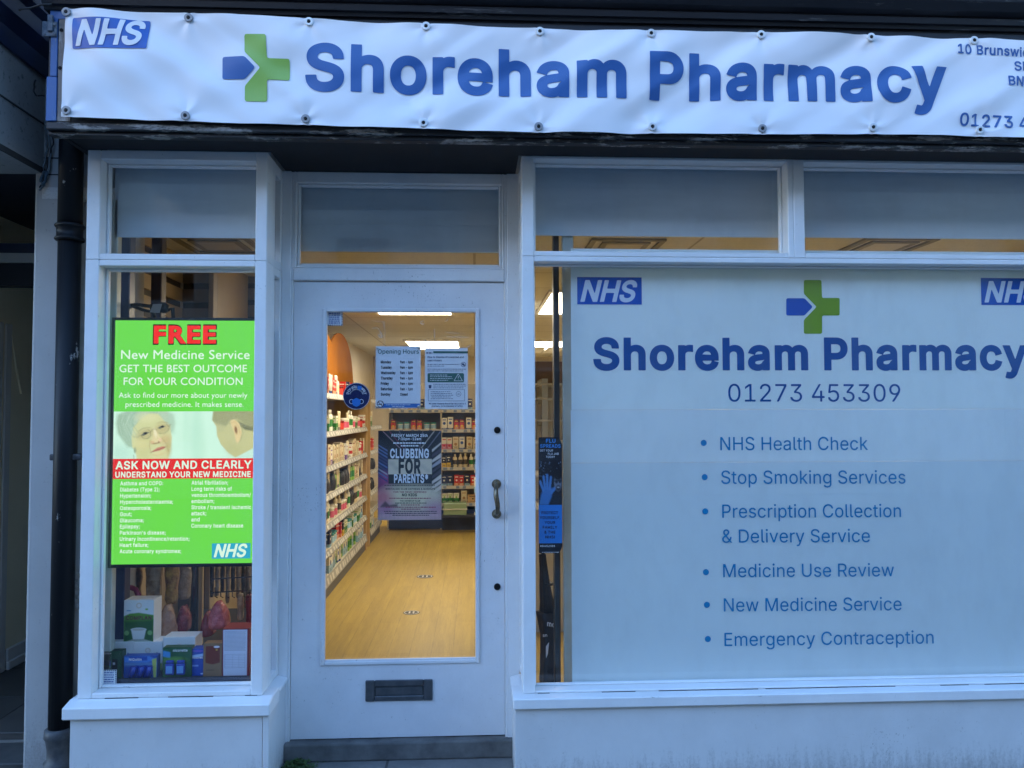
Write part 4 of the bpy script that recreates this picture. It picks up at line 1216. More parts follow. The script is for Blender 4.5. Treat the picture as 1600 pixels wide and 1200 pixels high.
s = Sheet(); s.ring(cx, cz, .0125, .0155); s.line([(cx - .009, cz + .009), (cx + .009, cz - .009)], .003); s.line([(cx - .009, cz - .002), (cx + .008, cz - .001)], .0035); s.line([(cx + .006, cz + .002), (cx + .009, cz + .008)], .002); s.build('no_smoking_mark', YO - .001, mat('dark_red_ink', (.06, .02, .03), .5), e)
for a, b in ((589.5, 544), (654.5, 543.5), (589.5, 635.5), (654.5, 635)):
    x, z = P(a, b, YO); g = G(); g.lathe([(.0062, -.001), (.0062, -.004), (.004, -.0052)], (x, YO, z), 10, 'Y'); g.build('screw', mat('pale_screw', (.6, .6, .55), .3, .6), oh, True)
inh = empty('inhaler_notice', (*[P(697, 639, YD)[0]], YD, P(697, 639, YD)[1]), 'white and green printed notice about disposing of used inhalers on the door glass', 'notice')
card('paper', 664, 543.5, 731, 639, YD, PAPER, inh)
s = Sheet(); x0, z0 = P(677, 552, YO); x1, z1 = P(731, 548.8, YO); s.rect(x0, x1, z0, z1)
x0, z0 = P(668, 597.5, YO); x1, z1 = P(725, 583, YO); s.poly([(x0, z0), (x1, z0), (x1, z1), (x0, z1)], .003, .006); s.build('green_panels', YO, INKG, inh)
s = Sheet(); lineb(s, 'How to dispose of unwanted and', 668, 724.5, 559.4, 3.1, YO, 'i', .03, 7); lineb(s, 'used inhalers', 668, 690, 564.6, 3.1, YO, 'i', .03, 7)
lineb(s, 'All used inhalers should be returned to a', 670, 727.5, 631.8, 2.6, YO, 'i', .03, 7); lineb(s, 'pharmacy to be disposed of safely', 674.5, 723, 635.6, 2.6, YO, 'i', .03, 7)
for y, a, b in ((569.3, 668, 718), (572, 668, 694), (576.8, 668, 728), (579.6, 668, 725), (600.5, 677, 728), (603.2, 677, 728), (606, 677, 724), (612, 673, 704), (614.7, 673, 706), (617.5, 673, 708), (620.2, 674, 704), (623, 673, 708)): dashes(s, a, b, y, .8, YO, int(y * 10))
dashes(s, 666, 675.5, 551.5, 2.0, YO, 5)
cx, cz = P(724, 569.5, YO); s.ring(cx, cz, .0095, .0115); s.disc(cx - .002, cz + .001, .005, 8); s.disc(cx + .003, cz - .003, .004, 7)
cx, cz = P(716.5, 615.5, YO); s.ring(cx, cz, .0105, .0118); s.line([(cx - .006, cz + .001), (cx - .001, cz - .003), (cx + .001, cz + .002), (cx + .006, cz - .003)], .0015)
x, z = P(671.6, 604, YO); s.poly([(x - .006, z + .007), (x + .008, z + .007), (x + .006, z - .008), (x - .004, z - .008)], .002)
x0, z0 = P(669.3, 626.4, YO); x1, z1 = P(725.8, 608.6, YO)
s.line([(x0, z0), (x1, z0), (x1, z1), (x0, z1), (x0, z0)], .0014); s.build('print', YO, mat('blue_black_ink', (.03, .05, .12), .5), inh)
s = Sheet()
for y, a, b in ((586, 672, 700), (588.6, 672, 706), (591.4, 672, 707), (594.2, 672, 700)): dashes(s, a, b, y, .8, YO, int(y * 10))
x, z = P(716, 590.2, YO); s.line([(x - .019, z - .014), (x + .019, z - .014), (x, z + .018), (x - .019, z - .014)], .0018); s.line([(x, z + .008), (x, z - .003)], .002); s.rect(x - .001, x + .001, z - .009, z - .007); s.build('white_print', YO - .0006, INKW, inh)

rs = empty('round_sticker', (P(557, 640, YD)[0], YD, P(557, 640, YD)[1]), 'round dark blue face mask sticker on the door glass', 'sticker')
cx, cz = P(557, 619, YD); rr = P(578.2, 619, YD)[0] - cx
s = Sheet(); s.disc(cx, cz, rr, 48); s.build('sticker_disc', YD, mat('navy_vinyl', (.006, .016, .10), .35), rs)
s = Sheet(); s.ring(cx, cz, rr * .955, rr * .985, 48)
def arc_text(s, txt, r, a0, a1, cap, wt):
    pen, it = 0, []
    for ch in txt:
        vf, adv = glyph(ch, 'i', wt, 9); it.append((vf, pen, adv)); pen += adv + .1
    for vf, p, adv in it:
        th = a0 + (a1 - a0) * (p + adv / 2) / pen
        c, n = math.cos(th), math.sin(th)
        s.add(vf, lambda x, y: (cx + (r + y * cap) * c + (x - adv / 2) * cap * n, cz + (r + y * cap) * n - (x - adv / 2) * cap * c))
arc_text(s, 'SHOP SMALL SAFELY', rr * .60, R(168), R(12), rr * .17, .05)
arc_text(s, 'Thank you for wearing a mask', rr * .47, R(165), R(15), rr * .085, .02)
s.ring(cx - rr * .17, cz + rr * .62, rr * .13, rr * .17, 16); s.line([(cx - rr * .28, cz + rr * .62), (cx - rr * .06, cz + rr * .62)], rr * .06)
for sg in (-1, 1): s.ring(cx + sg * rr * .36, cz - rr * .40, rr * .14, rr * .18, 16)
s.build('sticker_print', YO, INKW, rs)
s = Sheet(); s.poly([(cx - rr * .33, cz - rr * .30), (cx, cz - rr * .12), (cx + rr * .33, cz - rr * .30), (cx + rr * .28, cz - rr * .66), (cx, cz - rr * .80), (cx - rr * .28, cz - rr * .66)], rr * .03, rr * .08)
s.rect(cx + rr * .08, cx + rr * .38, cz + rr * .48, cz + rr * .76); s.build('mask_mark', YO - .0004, mat('bright_blue_ink', (.03, .22, .68), .4), rs)

club = empty('event_poster', (P(640, 812, YD)[0], YD, P(640, 812, YD)[1]), 'dark neon club night poster on the door glass', 'poster')
cv = Canvas(960, 1200, 110, (24, 26, 44)); q = random.Random(11)
cv.X = 90 + cv.X * (780 / 960); cv.Y = 20 + cv.Y * (1110 / 1200)
cv.ell(150, 700, 140, 260, (70, 30, 110), 1.3, 0, .9).ell(130, 480, 90, 200, (26, 46, 110), 1.3, 0, .8).ell(180, 620, 70, 80, (150, 70, 150), 1.4, 0, .8)
for k in range(10):
    y = 190 + k * 42; cv.poly([(90, y), (205, y + 70), (205, y + 92), (90, y + 18)], q.choice([(150, 160, 210), (60, 70, 130), (40, 60, 140), (80, 110, 190)]), 6, .9)
for k in range(9):
    y = 190 + k * 66; cv.poly([(755, y + 66), (872, y - 26), (872, y + q.choice([-6, 14, 30])), (755, y + 100)], q.choice([(190, 200, 235), (150, 165, 215), (60, 64, 96)]), 6, .9)
for x0, x1, c in ((150, 360, (170, 150, 190)), (350, 430, (120, 120, 160)), (780, 620, (190, 195, 225)), (640, 600, (110, 110, 150)), (860, 700, (120, 130, 180)), (230, 400, (140, 60, 110))): cv.line([(x0, 30), (x1, 240)], 9, c, 7, .8)
cv.poly([(90, 800), (200, 720), (480, 700), (760, 720), (880, 800), (880, 1140), (90, 1140)], (176, 180, 204), 120)
cv.ell(480, 850, 300, 130, (200, 210, 215), 1.2, 0, .9).ell(150, 850, 110, 120, (170, 70, 130), 1.3, 0, .7).ell(190, 1010, 120, 90, (150, 110, 180), 1.3, 0, .8).ell(800, 1010, 120, 110, (160, 130, 190), 1.3, 0, .8).ell(500, 1080, 300, 60, (190, 170, 215), 1.2, 0, .8)
for k in range(12): cv.line([(760 + k * 11, 760 + k * 6), (640 + k * 20, 960)], 3, (110, 110, 150), 4, .5)
cv.poly([(120, 960), (180, 895), (230, 945), (330, 930), (330, 965), (120, 970)], (60, 54, 70), 20, .8)
for k in range(16): cv.line([(90 + k * 50, 1040), (90 + k * 50, 1130)], 3, (120, 110, 160), 4, .5)
for k in range(5): cv.line([(90, 1050 + k * 19), (870, 1050 + k * 19)], 3, (120, 110, 160), 4, .4)
cv.X = cv.X; x0, z1 = P(591, 673, YD); x1, z0 = P(689.5, 812, YD)
cv.poly([(215, 375), (752, 375), (752, 565), (215, 565)], (190, 196, 214), 6)
for a in ((320, 490), (640, 470), (700, 520), (260, 430)): cv.ell(*a, 40, 26, (158, 164, 188), 1.2, .5, .5)
cv.c = np.clip(cv.c * np.array([1.45, 1.1, .62]), 0, 1)
cv.build('poster_print', x0, x1, z0, z1, YD, PRINT, club)
def cp_(a, b): return 580 + a / 8.0, 670 + b / 8.0
def pt_(s, txt, a0, a1, base, cap_, wt, cells=12):
    (u0, v0), (u1, _) = cp_(a0, base), cp_(a1, base); lineb(s, txt, u0, u1, v0, cap_ / 8.0, YO, 'i', wt, cells)
s = Sheet()
for a0, a1, b0, b1 in ((208, 742, 242, 372), (215, 755, 568, 686)):
    (u0, v0), (u1, v1) = cp_(a0, b1), cp_(a1, b0); xx0, zz0 = P(u0, v0, YO); xx1, zz1 = P(u1, v1, YO); s.rect(xx0, xx1, zz0, zz1)
s.build('title_blocks', YO + .0004, INKK, club)
s = Sheet()
pt_(s, 'FRIDAY MARCH 25th', 255, 705, 100, 34, .05, 9); pt_(s, '7:30pm-12am', 335, 622, 142, 32, .05, 9)
pt_(s, 'CLUBBING', 235, 722, 362, 108, .06, 18); pt_(s, 'PARENTS*', 285, 712, 672, 100, .06, 18)
for y, a, b in ((178, 275, 680), (212, 370, 592)):
    u, v = cp_(a, y); u1, _ = cp_(b, y); dashes(s, u, u1, v, 2.2, YO, y)
s.build('white_lettering', YO, INKW, club)
s = Sheet(); pt_(s, 'FOR', 342, 620, 550, 165, .075, 18); pt_(s, 'NOSTALGIC CLUB ANTHEMS & MASHUPS', 180, 800, 762, 20, .04, 7); pt_(s, 'NO KIDS', 385, 572, 842, 32, .05, 9); pt_(s, 'THE HARBOUR CLUB', 358, 612, 910, 18, .04, 7)
for y, a, b in ((706, 165, 800), (928, 300, 690), (1032, 160, 820), (1056, 170, 825), (1080, 265, 725)):
    u, v = cp_(a, y); u1, _ = cp_(b, y); dashes(s, u, u1, v, 1.2, YO, y)
s.build('black_lettering', YO, INKK, club)
s = Sheet(); pt_(s, 'FOR THE RAVE-DEPRIVED', 280, 690, 800, 20, .04, 7)
for y, a, b in ((868, 225, 745), (952, 375, 608), (980, 180, 810), (1004, 375, 615)):
    u, v = cp_(a, y); u1, _ = cp_(b, y); dashes(s, u, u1, v, 1.4, YO, y)
s.build('red_lettering', YO, mat('red_ink', (.34, .03, .08), .5), club)

q = random.Random(21)
s = Sheet()
for pl, wd_ in (([(580, 500), (588, 502), (598, 502), (600, 512)], .0014), ([(581, 513), (590, 512), (596, 521)], .002), ([(594, 520), (598, 526), (594, 528), (592, 522)], .003), ([(679, 514), (679, 531)], .002), ([(696, 519), (717, 521)], .0016), ([(698, 526), (733, 527)], .0018), ([(666, 529), (664, 532), (667, 534)], .002),
                ([(694, 502), (699, 501), (700, 497)], .002), ([(638, 493), (636, 496)], .002), ([(601, 502), (601, 540)], .0012), ([(738, 510), (735, 512)], .002), ([(729, 543), (737, 539)], .003)):
    s.line([P(a + q.uniform(-.5, .5), b, DGY + .0048) for a, b in pl], wd_)
x, z = P(660, 504, DGY + .0048); s.ring(x, z, .006, .0085, 16, .6, 5.8)
s.build('tape_residue', DGY + .0048, mat('dried_tape_glue', (.62, .58, .48), .5), door)

def notice_sticker(a0, b0, a1, b1, Y, label):
    e = empty('small_sticker', (P(a0, b1, Y)[0], Y, P(a0, b1, Y)[1]), label, 'sticker')
    card('sticker', a0, b0, a1, b1, Y, PAPER, e, .0006)
    s = Sheet(); n = 9
    for k in range(n):
        t = a0 + (a1 - a0) * (k + .1) / n
        for yy in (b0, b1 - 1.7):
            x0, z0 = P(t, yy + 1.7, Y); x1, z1 = P(t + (a1 - a0) / n * .55, yy, Y); s.rect(x0, x1, z0, z1)
        t = b0 + (b1 - b0) * (k + .1) / n
        for xx in (a0, a1 - 1.7):
            x0, z0 = P(xx, t + (b1 - b0) / n * .55, Y); x1, z1 = P(xx + 1.7, t, Y); s.rect(x0, x1, z0, z1)
    s.build('dashed_border', Y - .0008, mat('navy_ink', (.01, .015, .06), .5), e)
    s = Sheet()
    for k in range(6): dashes(s, a0 + 4, a1 - 4, b0 + 4 + k * (b1 - b0 - 7) / 5.4, 1.7, Y, k + int(a0))
    s.build('sticker_print', Y - .0008, mat('blue_print', (.05, .09, .3), .5), e)
notice_sticker(510, 485.5, 535.5, 509, DGY - .0012, 'small white sticker with dashed border in the upper corner of the door glass')
notice_sticker(155, 1047, 182, 1073, GY - .0015, 'small white sticker with dashed border low in the corner of the left window')

# leaflet about flu on the right window
YL = GY + .012
fl_ = empty('flu_leaflet', (P(860, 864, YL)[0], YL, P(860, 864, YL)[1]), 'narrow black and blue flu leaflet on the glass beside the white sheets', 'leaflet')
x0, z0 = P(842, 864.5, YL); x1, z1 = P(878, 683, YL); hL = z1 - z0
s = Sheet(); s.poly([(x0, z0), (x1 - .012, z0), (x1, z0 + .03), (x1, z1 - .03), (x1 - .012, z1), (x0, z1)], .004, .006); s.build('leaflet_card', YL, mat('black_card', (.008, .012, .02), .4), fl_)
cv = Canvas(100, 128, 60, (6, 12, 24)); q = random.Random(4)
for k in range(50): cv.ell(q.uniform(0, 100), q.uniform(0, 75), q.uniform(.8, 2.2), q.uniform(.8, 2.2), (120, 150, 180), .6, 0, q.uniform(.4, 1))
cv.poly([(0, 128), (8, 100), (20, 78), (60, 80), (55, 105), (40, 128)], (70, 130, 190), 8)                                                    # raised palm
for a in (((18, 85), (5, 62)), ((26, 80), (20, 48)), ((36, 80), (36, 44)), ((46, 82), (52, 50)), ((55, 92), (70, 80))): cv.line(list(a), 10, (80, 140, 200), 4)
cv.ell(84, 62, 18, 26, (120, 128, 140), .3).ell(84, 44, 20, 14, (12, 16, 24), .5).line([(68, 60), (100, 58)], 3, (10, 12, 20), 2).ell(77, 62, 6, 5, (40, 44, 54), .4).ell(92, 61, 6, 5, (40, 44, 54), .4).ell(85, 80, 10, 8, (30, 32, 40), .8).ell(85, 78, 6, 2, (180, 180, 185), .6)
cv.poly([(60, 128), (66, 104), (100, 96), (100, 128)], (26, 30, 40), 8)
cv.build('leaflet_picture', x0 + .002, x1 - .002, z1 - hL * .585, z1 - hL * .2, YL - .0008, PRINT, fl_)
s = Sheet(); s.rect(x0, x1 - .001, z0 + hL * .085, z1 - hL * .585); s.build('blue_panel', YL - .001, mat('mid_blue_print', (.025, .22, .62), .4), fl_)
YLT = YL - .0018
s = Sheet(); lineb(s, 'FLU', 853, 868, 691.5, 5.5, YLT, 'i', .05, 10); lineb(s, 'SPREADS', 844, 876, 699.5, 5.2, YLT, 'i', .05, 10); s.build('leaflet_title', YLT, mat('sky_blue_ink', (.05, .3, .75), .4), fl_)
s = Sheet(); lineb(s, 'GET YOUR', 843.5, 864, 705.5, 3.2, YLT, 'i', .04, 7); lineb(s, 'FLU JAB', 856, 873, 710.6, 3.2, YLT, 'i', .04, 7); lineb(s, 'TODAY', 853, 867, 715.5, 3.2, YLT, 'i', .04, 7); lineb(s, '#SAVELIVES', 844, 867, 854.5, 2.6, YLT, 'i', .04, 7); dashes(s, 847, 874, 863, .9, YLT, 3); s.build('white_print', YLT, INKW, fl_)
s = Sheet()
for k, (t, a, b) in enumerate((('PROTECT', 846, 872), ('YOURSELF,', 843.5, 875.5), ('YOUR', 851, 867.5), ('FAMILY', 848, 870.5), ('& THE', 850.5, 868), ('NHS!', 852, 867))): lineb(s, t, a, b, 803.2 + k * 7.6, 4.2, YLT, 'i', .04, 8)
s.build('dark_print', YLT, mat('navy_text', (.005, .012, .05), .5), fl_)

# ================================================================== LEFT WINDOW DISPLAY
slatc = mat('cream_slatwall', (.42, .33, .21), .6, c2=(.36, .28, .17), scale=2)
slatd = mat('dark_slot', (.03, .022, .02), .6)
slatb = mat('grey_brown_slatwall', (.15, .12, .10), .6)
YA = 1.35
xs_ = PX(285, YA, 470); xe_ = PX(328, YA, 470)
Y2 = 2.0
x2 = PX(336, YA, 470); x3 = PX(382, Y2, 470)
sw = empty('slatwall_display', ((xs_ + xe_) / 2, YA, FLOORZ), 'cream slatwall panels with dark slots behind the left window display', 'display wall')
zl = [PZ(447, YA, 300), PZ(477, YA, 300)]
pitch = zl[0] - zl[1]
zz = [zl[0] - pitch * k for k in range(-1, 13) if .15 < zl[0] - pitch * k < CEIL]
def slats(nm, fn, m):
    g = G(); lo = FLOORZ
    for z in sorted(zz) + [CEIL + .018]:
        fn(g, lo, min(z - .018, CEIL)); lo = z + .018
    g.build(nm, m, sw)
    g = G()
    for z in zz: fn(g, z - .018, z + .018, .012)
    g.build(nm + '_slots', slatd, sw)
slats('side_panel', lambda g, a, b, d=0: g.box(xs_ - .03, xs_ - d, .16, YA, a, b), slatc)
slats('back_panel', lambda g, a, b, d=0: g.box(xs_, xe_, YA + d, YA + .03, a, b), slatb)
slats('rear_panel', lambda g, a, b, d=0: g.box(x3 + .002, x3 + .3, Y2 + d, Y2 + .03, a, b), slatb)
g = G(); g.box(xe_ + .001, x2, YA - .03, YA + .05, FLOORZ, CEIL, .003); g.build('end_post', mat('beige_trim', (.3, .24, .17), .5), sw)
g = G(); g.box(x2 - .02, x2 - .001, YA + .051, Y2, FLOORZ, CEIL); g.build('return_panel', slatc, sw)
navyp = mat('navy_metal_post', (.012, .025, .09), .35)
greyp = mat('grey_green_metal', (.46, .52, .48), .4, .1, c2=(.36, .41, .38), scale=8)
chrome = mat('chrome_tube', (.16, .17, .19), .18, .8)
xa = PX(187, .3, 470); xb = PX(205, .3, 470)
e = empty('display_post', ((xa + xb) / 2, .3, FLOORZ), 'dark navy upright post at the left side of the window display', 'post')
g = G(); g.box(xa, xb, .28, .34, FLOORZ, CEIL, .004); g.build('post', navyp, e)
g = G(); g.box(xb + .001, xb + .05, .5, .56, FLOORZ, CEIL, .004); g.build('rear_post', mat('purple_brown', (.05, .035, .05), .5), e)
xa = PX(166, .16, 470); xb = PX(184, .16, 470)
g = G(); g.box(xa, xb, .15, .19, FLOORZ, CEIL, .003); tag(g.build('display_post', greyp), 'pale grey green upright strip beside the navy post in the left window', 'post')
DZ = PZ(1062, .12, 270)
# inner side of the display bay (towards the door recess) and the deck
g = G(); g.box(XF0 + .01, X_L1 - .05, .105, 1.3, DZ - .05, DZ, .003)
dk = tag(g.build('display_deck', mat('navy_deck', (.012, .016, .035), .5)), 'dark navy shelf deck at the bottom of the left window', 'display deck')
xc_ = PX(307, .62, 960)
e = empty('chrome_post', (xc_, .62, DZ), 'chrome and cream pole standing behind the packs in the left window', 'pole')
g = G(); g.tube([(xc_ - .012, .62, DZ), (xc_ - .012, .62, 1.2)], .02, 14); g.build('tube', chrome, e, True)
g = G(); g.box(xc_ + .012, xc_ + .03, .61, .63, DZ, 1.2, .002); g.build('cream_edge', mat('cream_edge', (.55, .42, .2), .4), e)

# walking aids laid on top of the screen
blk = mat('black_rubber', (.012, .012, .013), .5)
e = empty('walking_aid', (PX(240, .3, 480), .3, PZ(494, .3, 240)), 'folded black walking aid with a white price tag on top of the display', 'walking aid')
def pt3(a, b, Y): x, z = P(a, b, Y); return (x, Y, z)
g = G(); g.tube([pt3(190, 478, .3), pt3(215, 476, .3), pt3(238, 479, .3)], .008, 8); g.tube([pt3(207, 478, .32), pt3(222, 484, .32), pt3(240, 488, .32)], .007, 8)
g.tube([pt3(235, 476, .3), pt3(242, 496, .3)], .008, 8); g.tube([pt3(263, 484, .3), pt3(270, 482, .3), pt3(271, 500, .3)], .009, 8)
g.build('tube', blk, e, True)
g = G(); g.lathe([(.006, -.01), (.024, -.01), (.024, .01), (.006, .01)], pt3(256, 481, .3), 14, 'Y'); g.build('wheel', blk, e, True)
g = G(); g.lathe([(.012, -.02), (.03, -.012), (.026, .02), (.01, .03)], pt3(196, 485, .32), 10); g.build('grip', blk, e, True)
g = G(); bmq = [g.bm.verts.new(Vector(pt3(a, b, .28))) for a, b in ((239, 475), (253, 475), (249, 489), (234, 488))]; g.bm.faces.new(bmq); r_ = bmesh.ops.extrude_face_region(g.bm, geom=g.bm.faces[:]); [setattr(v, 'co', v.co + Vector((0, .002, 0))) for v in r_['geom'] if isinstance(v, bmesh.types.BMVert)]
g.build('price_tag', mat('grey_tag', (.42, .44, .46), .5), e)

# packs in the window ------------------------------------------------------------
def pack(name, label, cat, a0, b0, a1, b1, Y, depth, side=(200, 205, 200), top=None, draw=None, unit=100, n=28, group=None, rot=0):
    """a carton whose printed front fills the measured area; the front is a fine grid carrying the print"""
    x0, z1 = P(a0, b0, Y); x1, z0 = P(a1, b1, Y)
    z0 = max(z0, DZ + .001) if name != 'stacked' else z0
    e = empty(name, ((x0 + x1) / 2, Y, z0), label, cat, group)
    g = G(); g.box(x0, x1, Y + .0006, Y + depth, z0, z1, .001)
    m_ = mat('card_%d_%d_%d' % side, lin(side), .45)
    g.build('carton', m_, e)
    cv = Canvas(unit, unit * (z1 - z0) / (x1 - x0), n, side)
    if draw: draw(cv)
    cv.build('front_print', x0, x1, z0, z1, Y, PRINT, e)
    if top:
        g = G(); g.box(x0 + .0008, x1 - .0008, Y + .002, Y + depth - .001, z1 + .0002, z1 + .0008); g.build('lid', mat('card_%d_%d_%d' % top, lin(top), .45), e)
    return e, x0, x1, z0, z1
def d_drink(cv):
    h = cv.h
    cv.poly([(0, h * .38), (20, h * .32), (50, h * .30), (100, h * .36), (100, h), (0, h)], (92, 150, 40), 3)
    cv.poly([(0, h * .5), (100, h * .47), (100, h), (0, h)], (40, 96, 40), 14)
    cv.ell(50, h * .13, 9, 9, (215, 190, 150), .4).ell(50, h * .13, 6.5, 6.5, (235, 232, 225), .4).ell(76, h * .22, 5, 3, (150, 190, 60), .5).ell(16, h * .25, 8, 2, (90, 150, 190), .5)
    cv.ell(50, h * .70, 26, 6, (240, 240, 235), .2).poly([(25, h * .7), (75, h * .7), (68, h * .95), (32, h * .95)], (225, 228, 222), 3).ell(50, h * .70, 22, 4, (200, 196, 180), .3)
    cv.poly([(0, h), (30, h * .93), (70, h * .93), (100, h)], (170, 175, 160), 3)
    cv.ell(10, h * .78, 8, 8, (130, 180, 100), .3).ell(88, h * .78, 8, 8, (130, 180, 100), .3)
PK = 'packs standing in the left window'
YP1, YP2 = .15, .24
e, x0, x1, z0, z1 = pack('drink_carton', 'green and white nutrition drink carton stacked on top of two white cartons', 'carton', 194, 938, 239.5, 1003, YP2 + .005, .085, (230, 233, 229), draw=d_drink, n=60, group=PK)
s = Sheet(); w_ = x1 - x0; h_ = z1 - z0
s.text('COMPLAN', x0 + w_ * .07, x0 + w_ * .93, z0 + h_ * .535, h_ * .085, wt=.06, cells=10); s.build('brand_lettering', YP2 + .005 - .0008, mat('maroon_ink', (.14, .04, .04), .5), e)
zst = z0
def d_white(cv):
    h = cv.h
    cv.ell(50, h * .3, 9, 9, (210, 190, 160), .4).ell(50, h * .3, 6.5, 6.5, (235, 230, 224), .4)
    cv.poly([(0, h * .85), (40, h * .68), (100, h * .75), (100, h), (0, h)], (150, 190, 80), 4).ell(82, h * .42, 4, 5, (110, 130, 180), .5)
for (a0, a1, lb) in ((165, 207, 'white vitamin carton at the left under the stacked drink carton'), (208.5, 253, 'white and green vitamin carton in the middle under the stacked drink carton'), (255, 304, 'white vitamin carton on the right behind the green lozenge pack')):
    b0 = 1003.5 if a0 < 250 else 996
    e, x0, x1, z0, z1 = pack('vitamin_carton', lb, 'carton', a0, b0, a1, 1058, YP2, .09, (236, 238, 234), draw=d_white, n=36, group=PK)
def d_nic1(cv):
    h = cv.h; cv.poly([(0, 0), (100, 0), (100, h), (0, h)], (28, 72, 44), 2).poly([(10, h * .28), (48, h * .36), (48, h * .62), (10, h * .5)], (40, 60, 150), 4).poly([(55, h * .3), (80, h * .3), (80, h * .95), (50, h * .95)], (14, 16, 18), 3).poly([(58, h * .42), (68, h * .42), (68, h * .5), (58, h * .5)], (170, 175, 180), 3).poly([(5, h * .5), (45, h * .55), (45, h * .6), (5, h * .56)], (120, 190, 60), 3)
e, x0, x1, z0, z1 = pack('spray_pack', 'dark green mouth spray pack at the left end of the window row', 'pack', 157, 1018, 190, 1060, YP1, .04, (24, 66, 40), draw=d_nic1, n=40, group=PK)
s = Sheet(); s.text('nicorette', x0 + .004, x0 + (x1 - x0) * .5, z1 - .011, .006, wt=.03, cells=8); s.build('brand_lettering', YP1 - .0008, INKW, e)
def d_niq(cv):
    h = cv.h; cv.poly([(0, 0), (92, 0), (100, 10), (100, h), (0, h)], (28, 70, 150), 2).poly([(0, h * .06), (76, h * .02), (96, h * .18), (70, h * .32), (0, h * .3)], (70, 130, 205), 5).poly([(15, h * .05), (70, h * .05), (70, h * .22), (15, h * .24)], (24, 70, 160), 3).poly([(0, h * .32), (100, h * .32), (100, h * .45), (0, h * .45)], (110, 160, 200), 8, .6)
    for k in range(3): cv.poly([(18 + k * 24, h * .48), (44 + k * 24, h * .44), (36 + k * 24, h * .95), (12 + k * 24, h * .95)], (30, 48, 150), 3).ell(32 + k * 24, h * .68, 5, 10, (60, 90, 190), .8)
    cv.poly([(84, 12), (98, 8), (98, h), (90, h)], (180, 190, 90), 3)
e, x0, x1, z0, z1 = pack('lozenge_pack', 'bright blue pack showing three blue tubes in the window row', 'pack', 194, 1025, 245, 1061, YP1, .035, (32, 74, 150), draw=d_niq, n=60, group=PK)
s = Sheet(); s.text('NiQuitin', x0 + .02, x0 + .072, z1 - .020, .010, wt=.045, cells=9); s.build('brand_lettering', YP1 - .0008, INKW, e)
g = G()
for k in range(3):
    xx = x0 + (x1 - x0) * (.30 + .24 * k); g.tube([(xx - .006, YP1 - .006, z0 + .006), (xx + .006, YP1 - .008, z0 + .048)], .011, 10)
g.build('blister_tubes', mat('blue_plastic', (.02, .05, .32), .3), e, True)
def d_nic2(cv):
    h = cv.h; cv.poly([(0, 0), (100, 0), (100, h), (0, h)], (24, 84, 46), 2).poly([(0, h * .1), (26, h * .16), (26, h * .36), (0, h * .3)], (60, 140, 200), 4).poly([(38, h * .05), (92, h * .05), (92, h * .12), (38, h * .12)], (40, 100, 60), 3).ell(40, h * .42, 40, 10, (110, 160, 60), .9, 0, .7)
e, x0, x1, z0, z1 = pack('lozenge_pack', 'green lozenge pack holding two round blue dispensers in the window row', 'pack', 254.5, 1012, 298.5, 1059, YP1, .04, (26, 80, 46), draw=d_nic2, n=50, group=PK)
s = Sheet(); s.text('nicorette', x0 + .042, x0 + .102, z1 - .017, .010, wt=.04, cells=9); s.build('brand_lettering', YP1 - .0008, INKW, e)
for fx in (.28, .66):
    xx = x0 + (x1 - x0) * fx; g = G(); g.box(xx - .018, xx + .018, YP1 - .016, YP1 - .001, z0 + .012, z0 + .06, .006, 2); g.box(xx - .016, xx + .016, YP1 - .015, YP1 - .001, z0 + .0605, z0 + .072, .005, 2)
    d_ = g.build('dispenser', mat('blue_plastic', (.02, .05, .32), .3), e)
    g = G(); g.box(xx - .013, xx + .013, YP1 - .0168, YP1 - .0162, z0 + .02, z0 + .05); g.build('dispenser_label', mat('pale_blue_label', (.12, .3, .6), .4), d_)
def d_nic3(cv):
    h = cv.h; cv.poly([(0, 0), (100, 0), (100, h), (0, h)], (30, 74, 170), 2).ell(50, h * .08, 60, 8, (110, 90, 190), .8).poly([(0, h * .24), (100, h * .18), (100, h * .27), (0, h * .34)], (170, 200, 235), 4).poly([(0, h * .6), (60, h * .6), (60, h * .66), (0, h * .66)], (120, 160, 220), 3).ell(92, h * .93, 14, 5, (200, 220, 240), .6)
e, x0, x1, z0, z1 = pack('lozenge_pack', 'narrow blue lozenge box between the green pack and the brown box', 'pack', 299.5, 1014, 317, 1057, YP1 + .012, .05, (30, 70, 160), draw=d_nic3, n=26, group=PK)
s = Sheet(); s.text('Nicotinell', x0 + .001, x1 - .001, z1 - .040, .0095, wt=.05, cells=9); s.build('brand_lettering', YP1 + .011, INKW, e)
def d_br(cv):
    h = cv.h; cv.poly([(12, h * .07), (90, h * .07), (90, h * .58), (50, h * .64), (12, h * .58)], (112, 44, 32), 4).ell(72, h * .1, 16, 6, (215, 212, 225), .3).ell(72, h * .19, 6, 4, (205, 165, 60), .4).poly([(16, h * .8), (60, h * .8), (60, h * .82), (16, h * .82)], (90, 60, 40), 2)
pack('brown_box', 'brown box with dark red panel and a price sticker', 'box', 318, 1006, 346, 1062, YP1, .05, (134, 104, 74), top=(150, 110, 70), draw=d_br, n=36, group=PK)
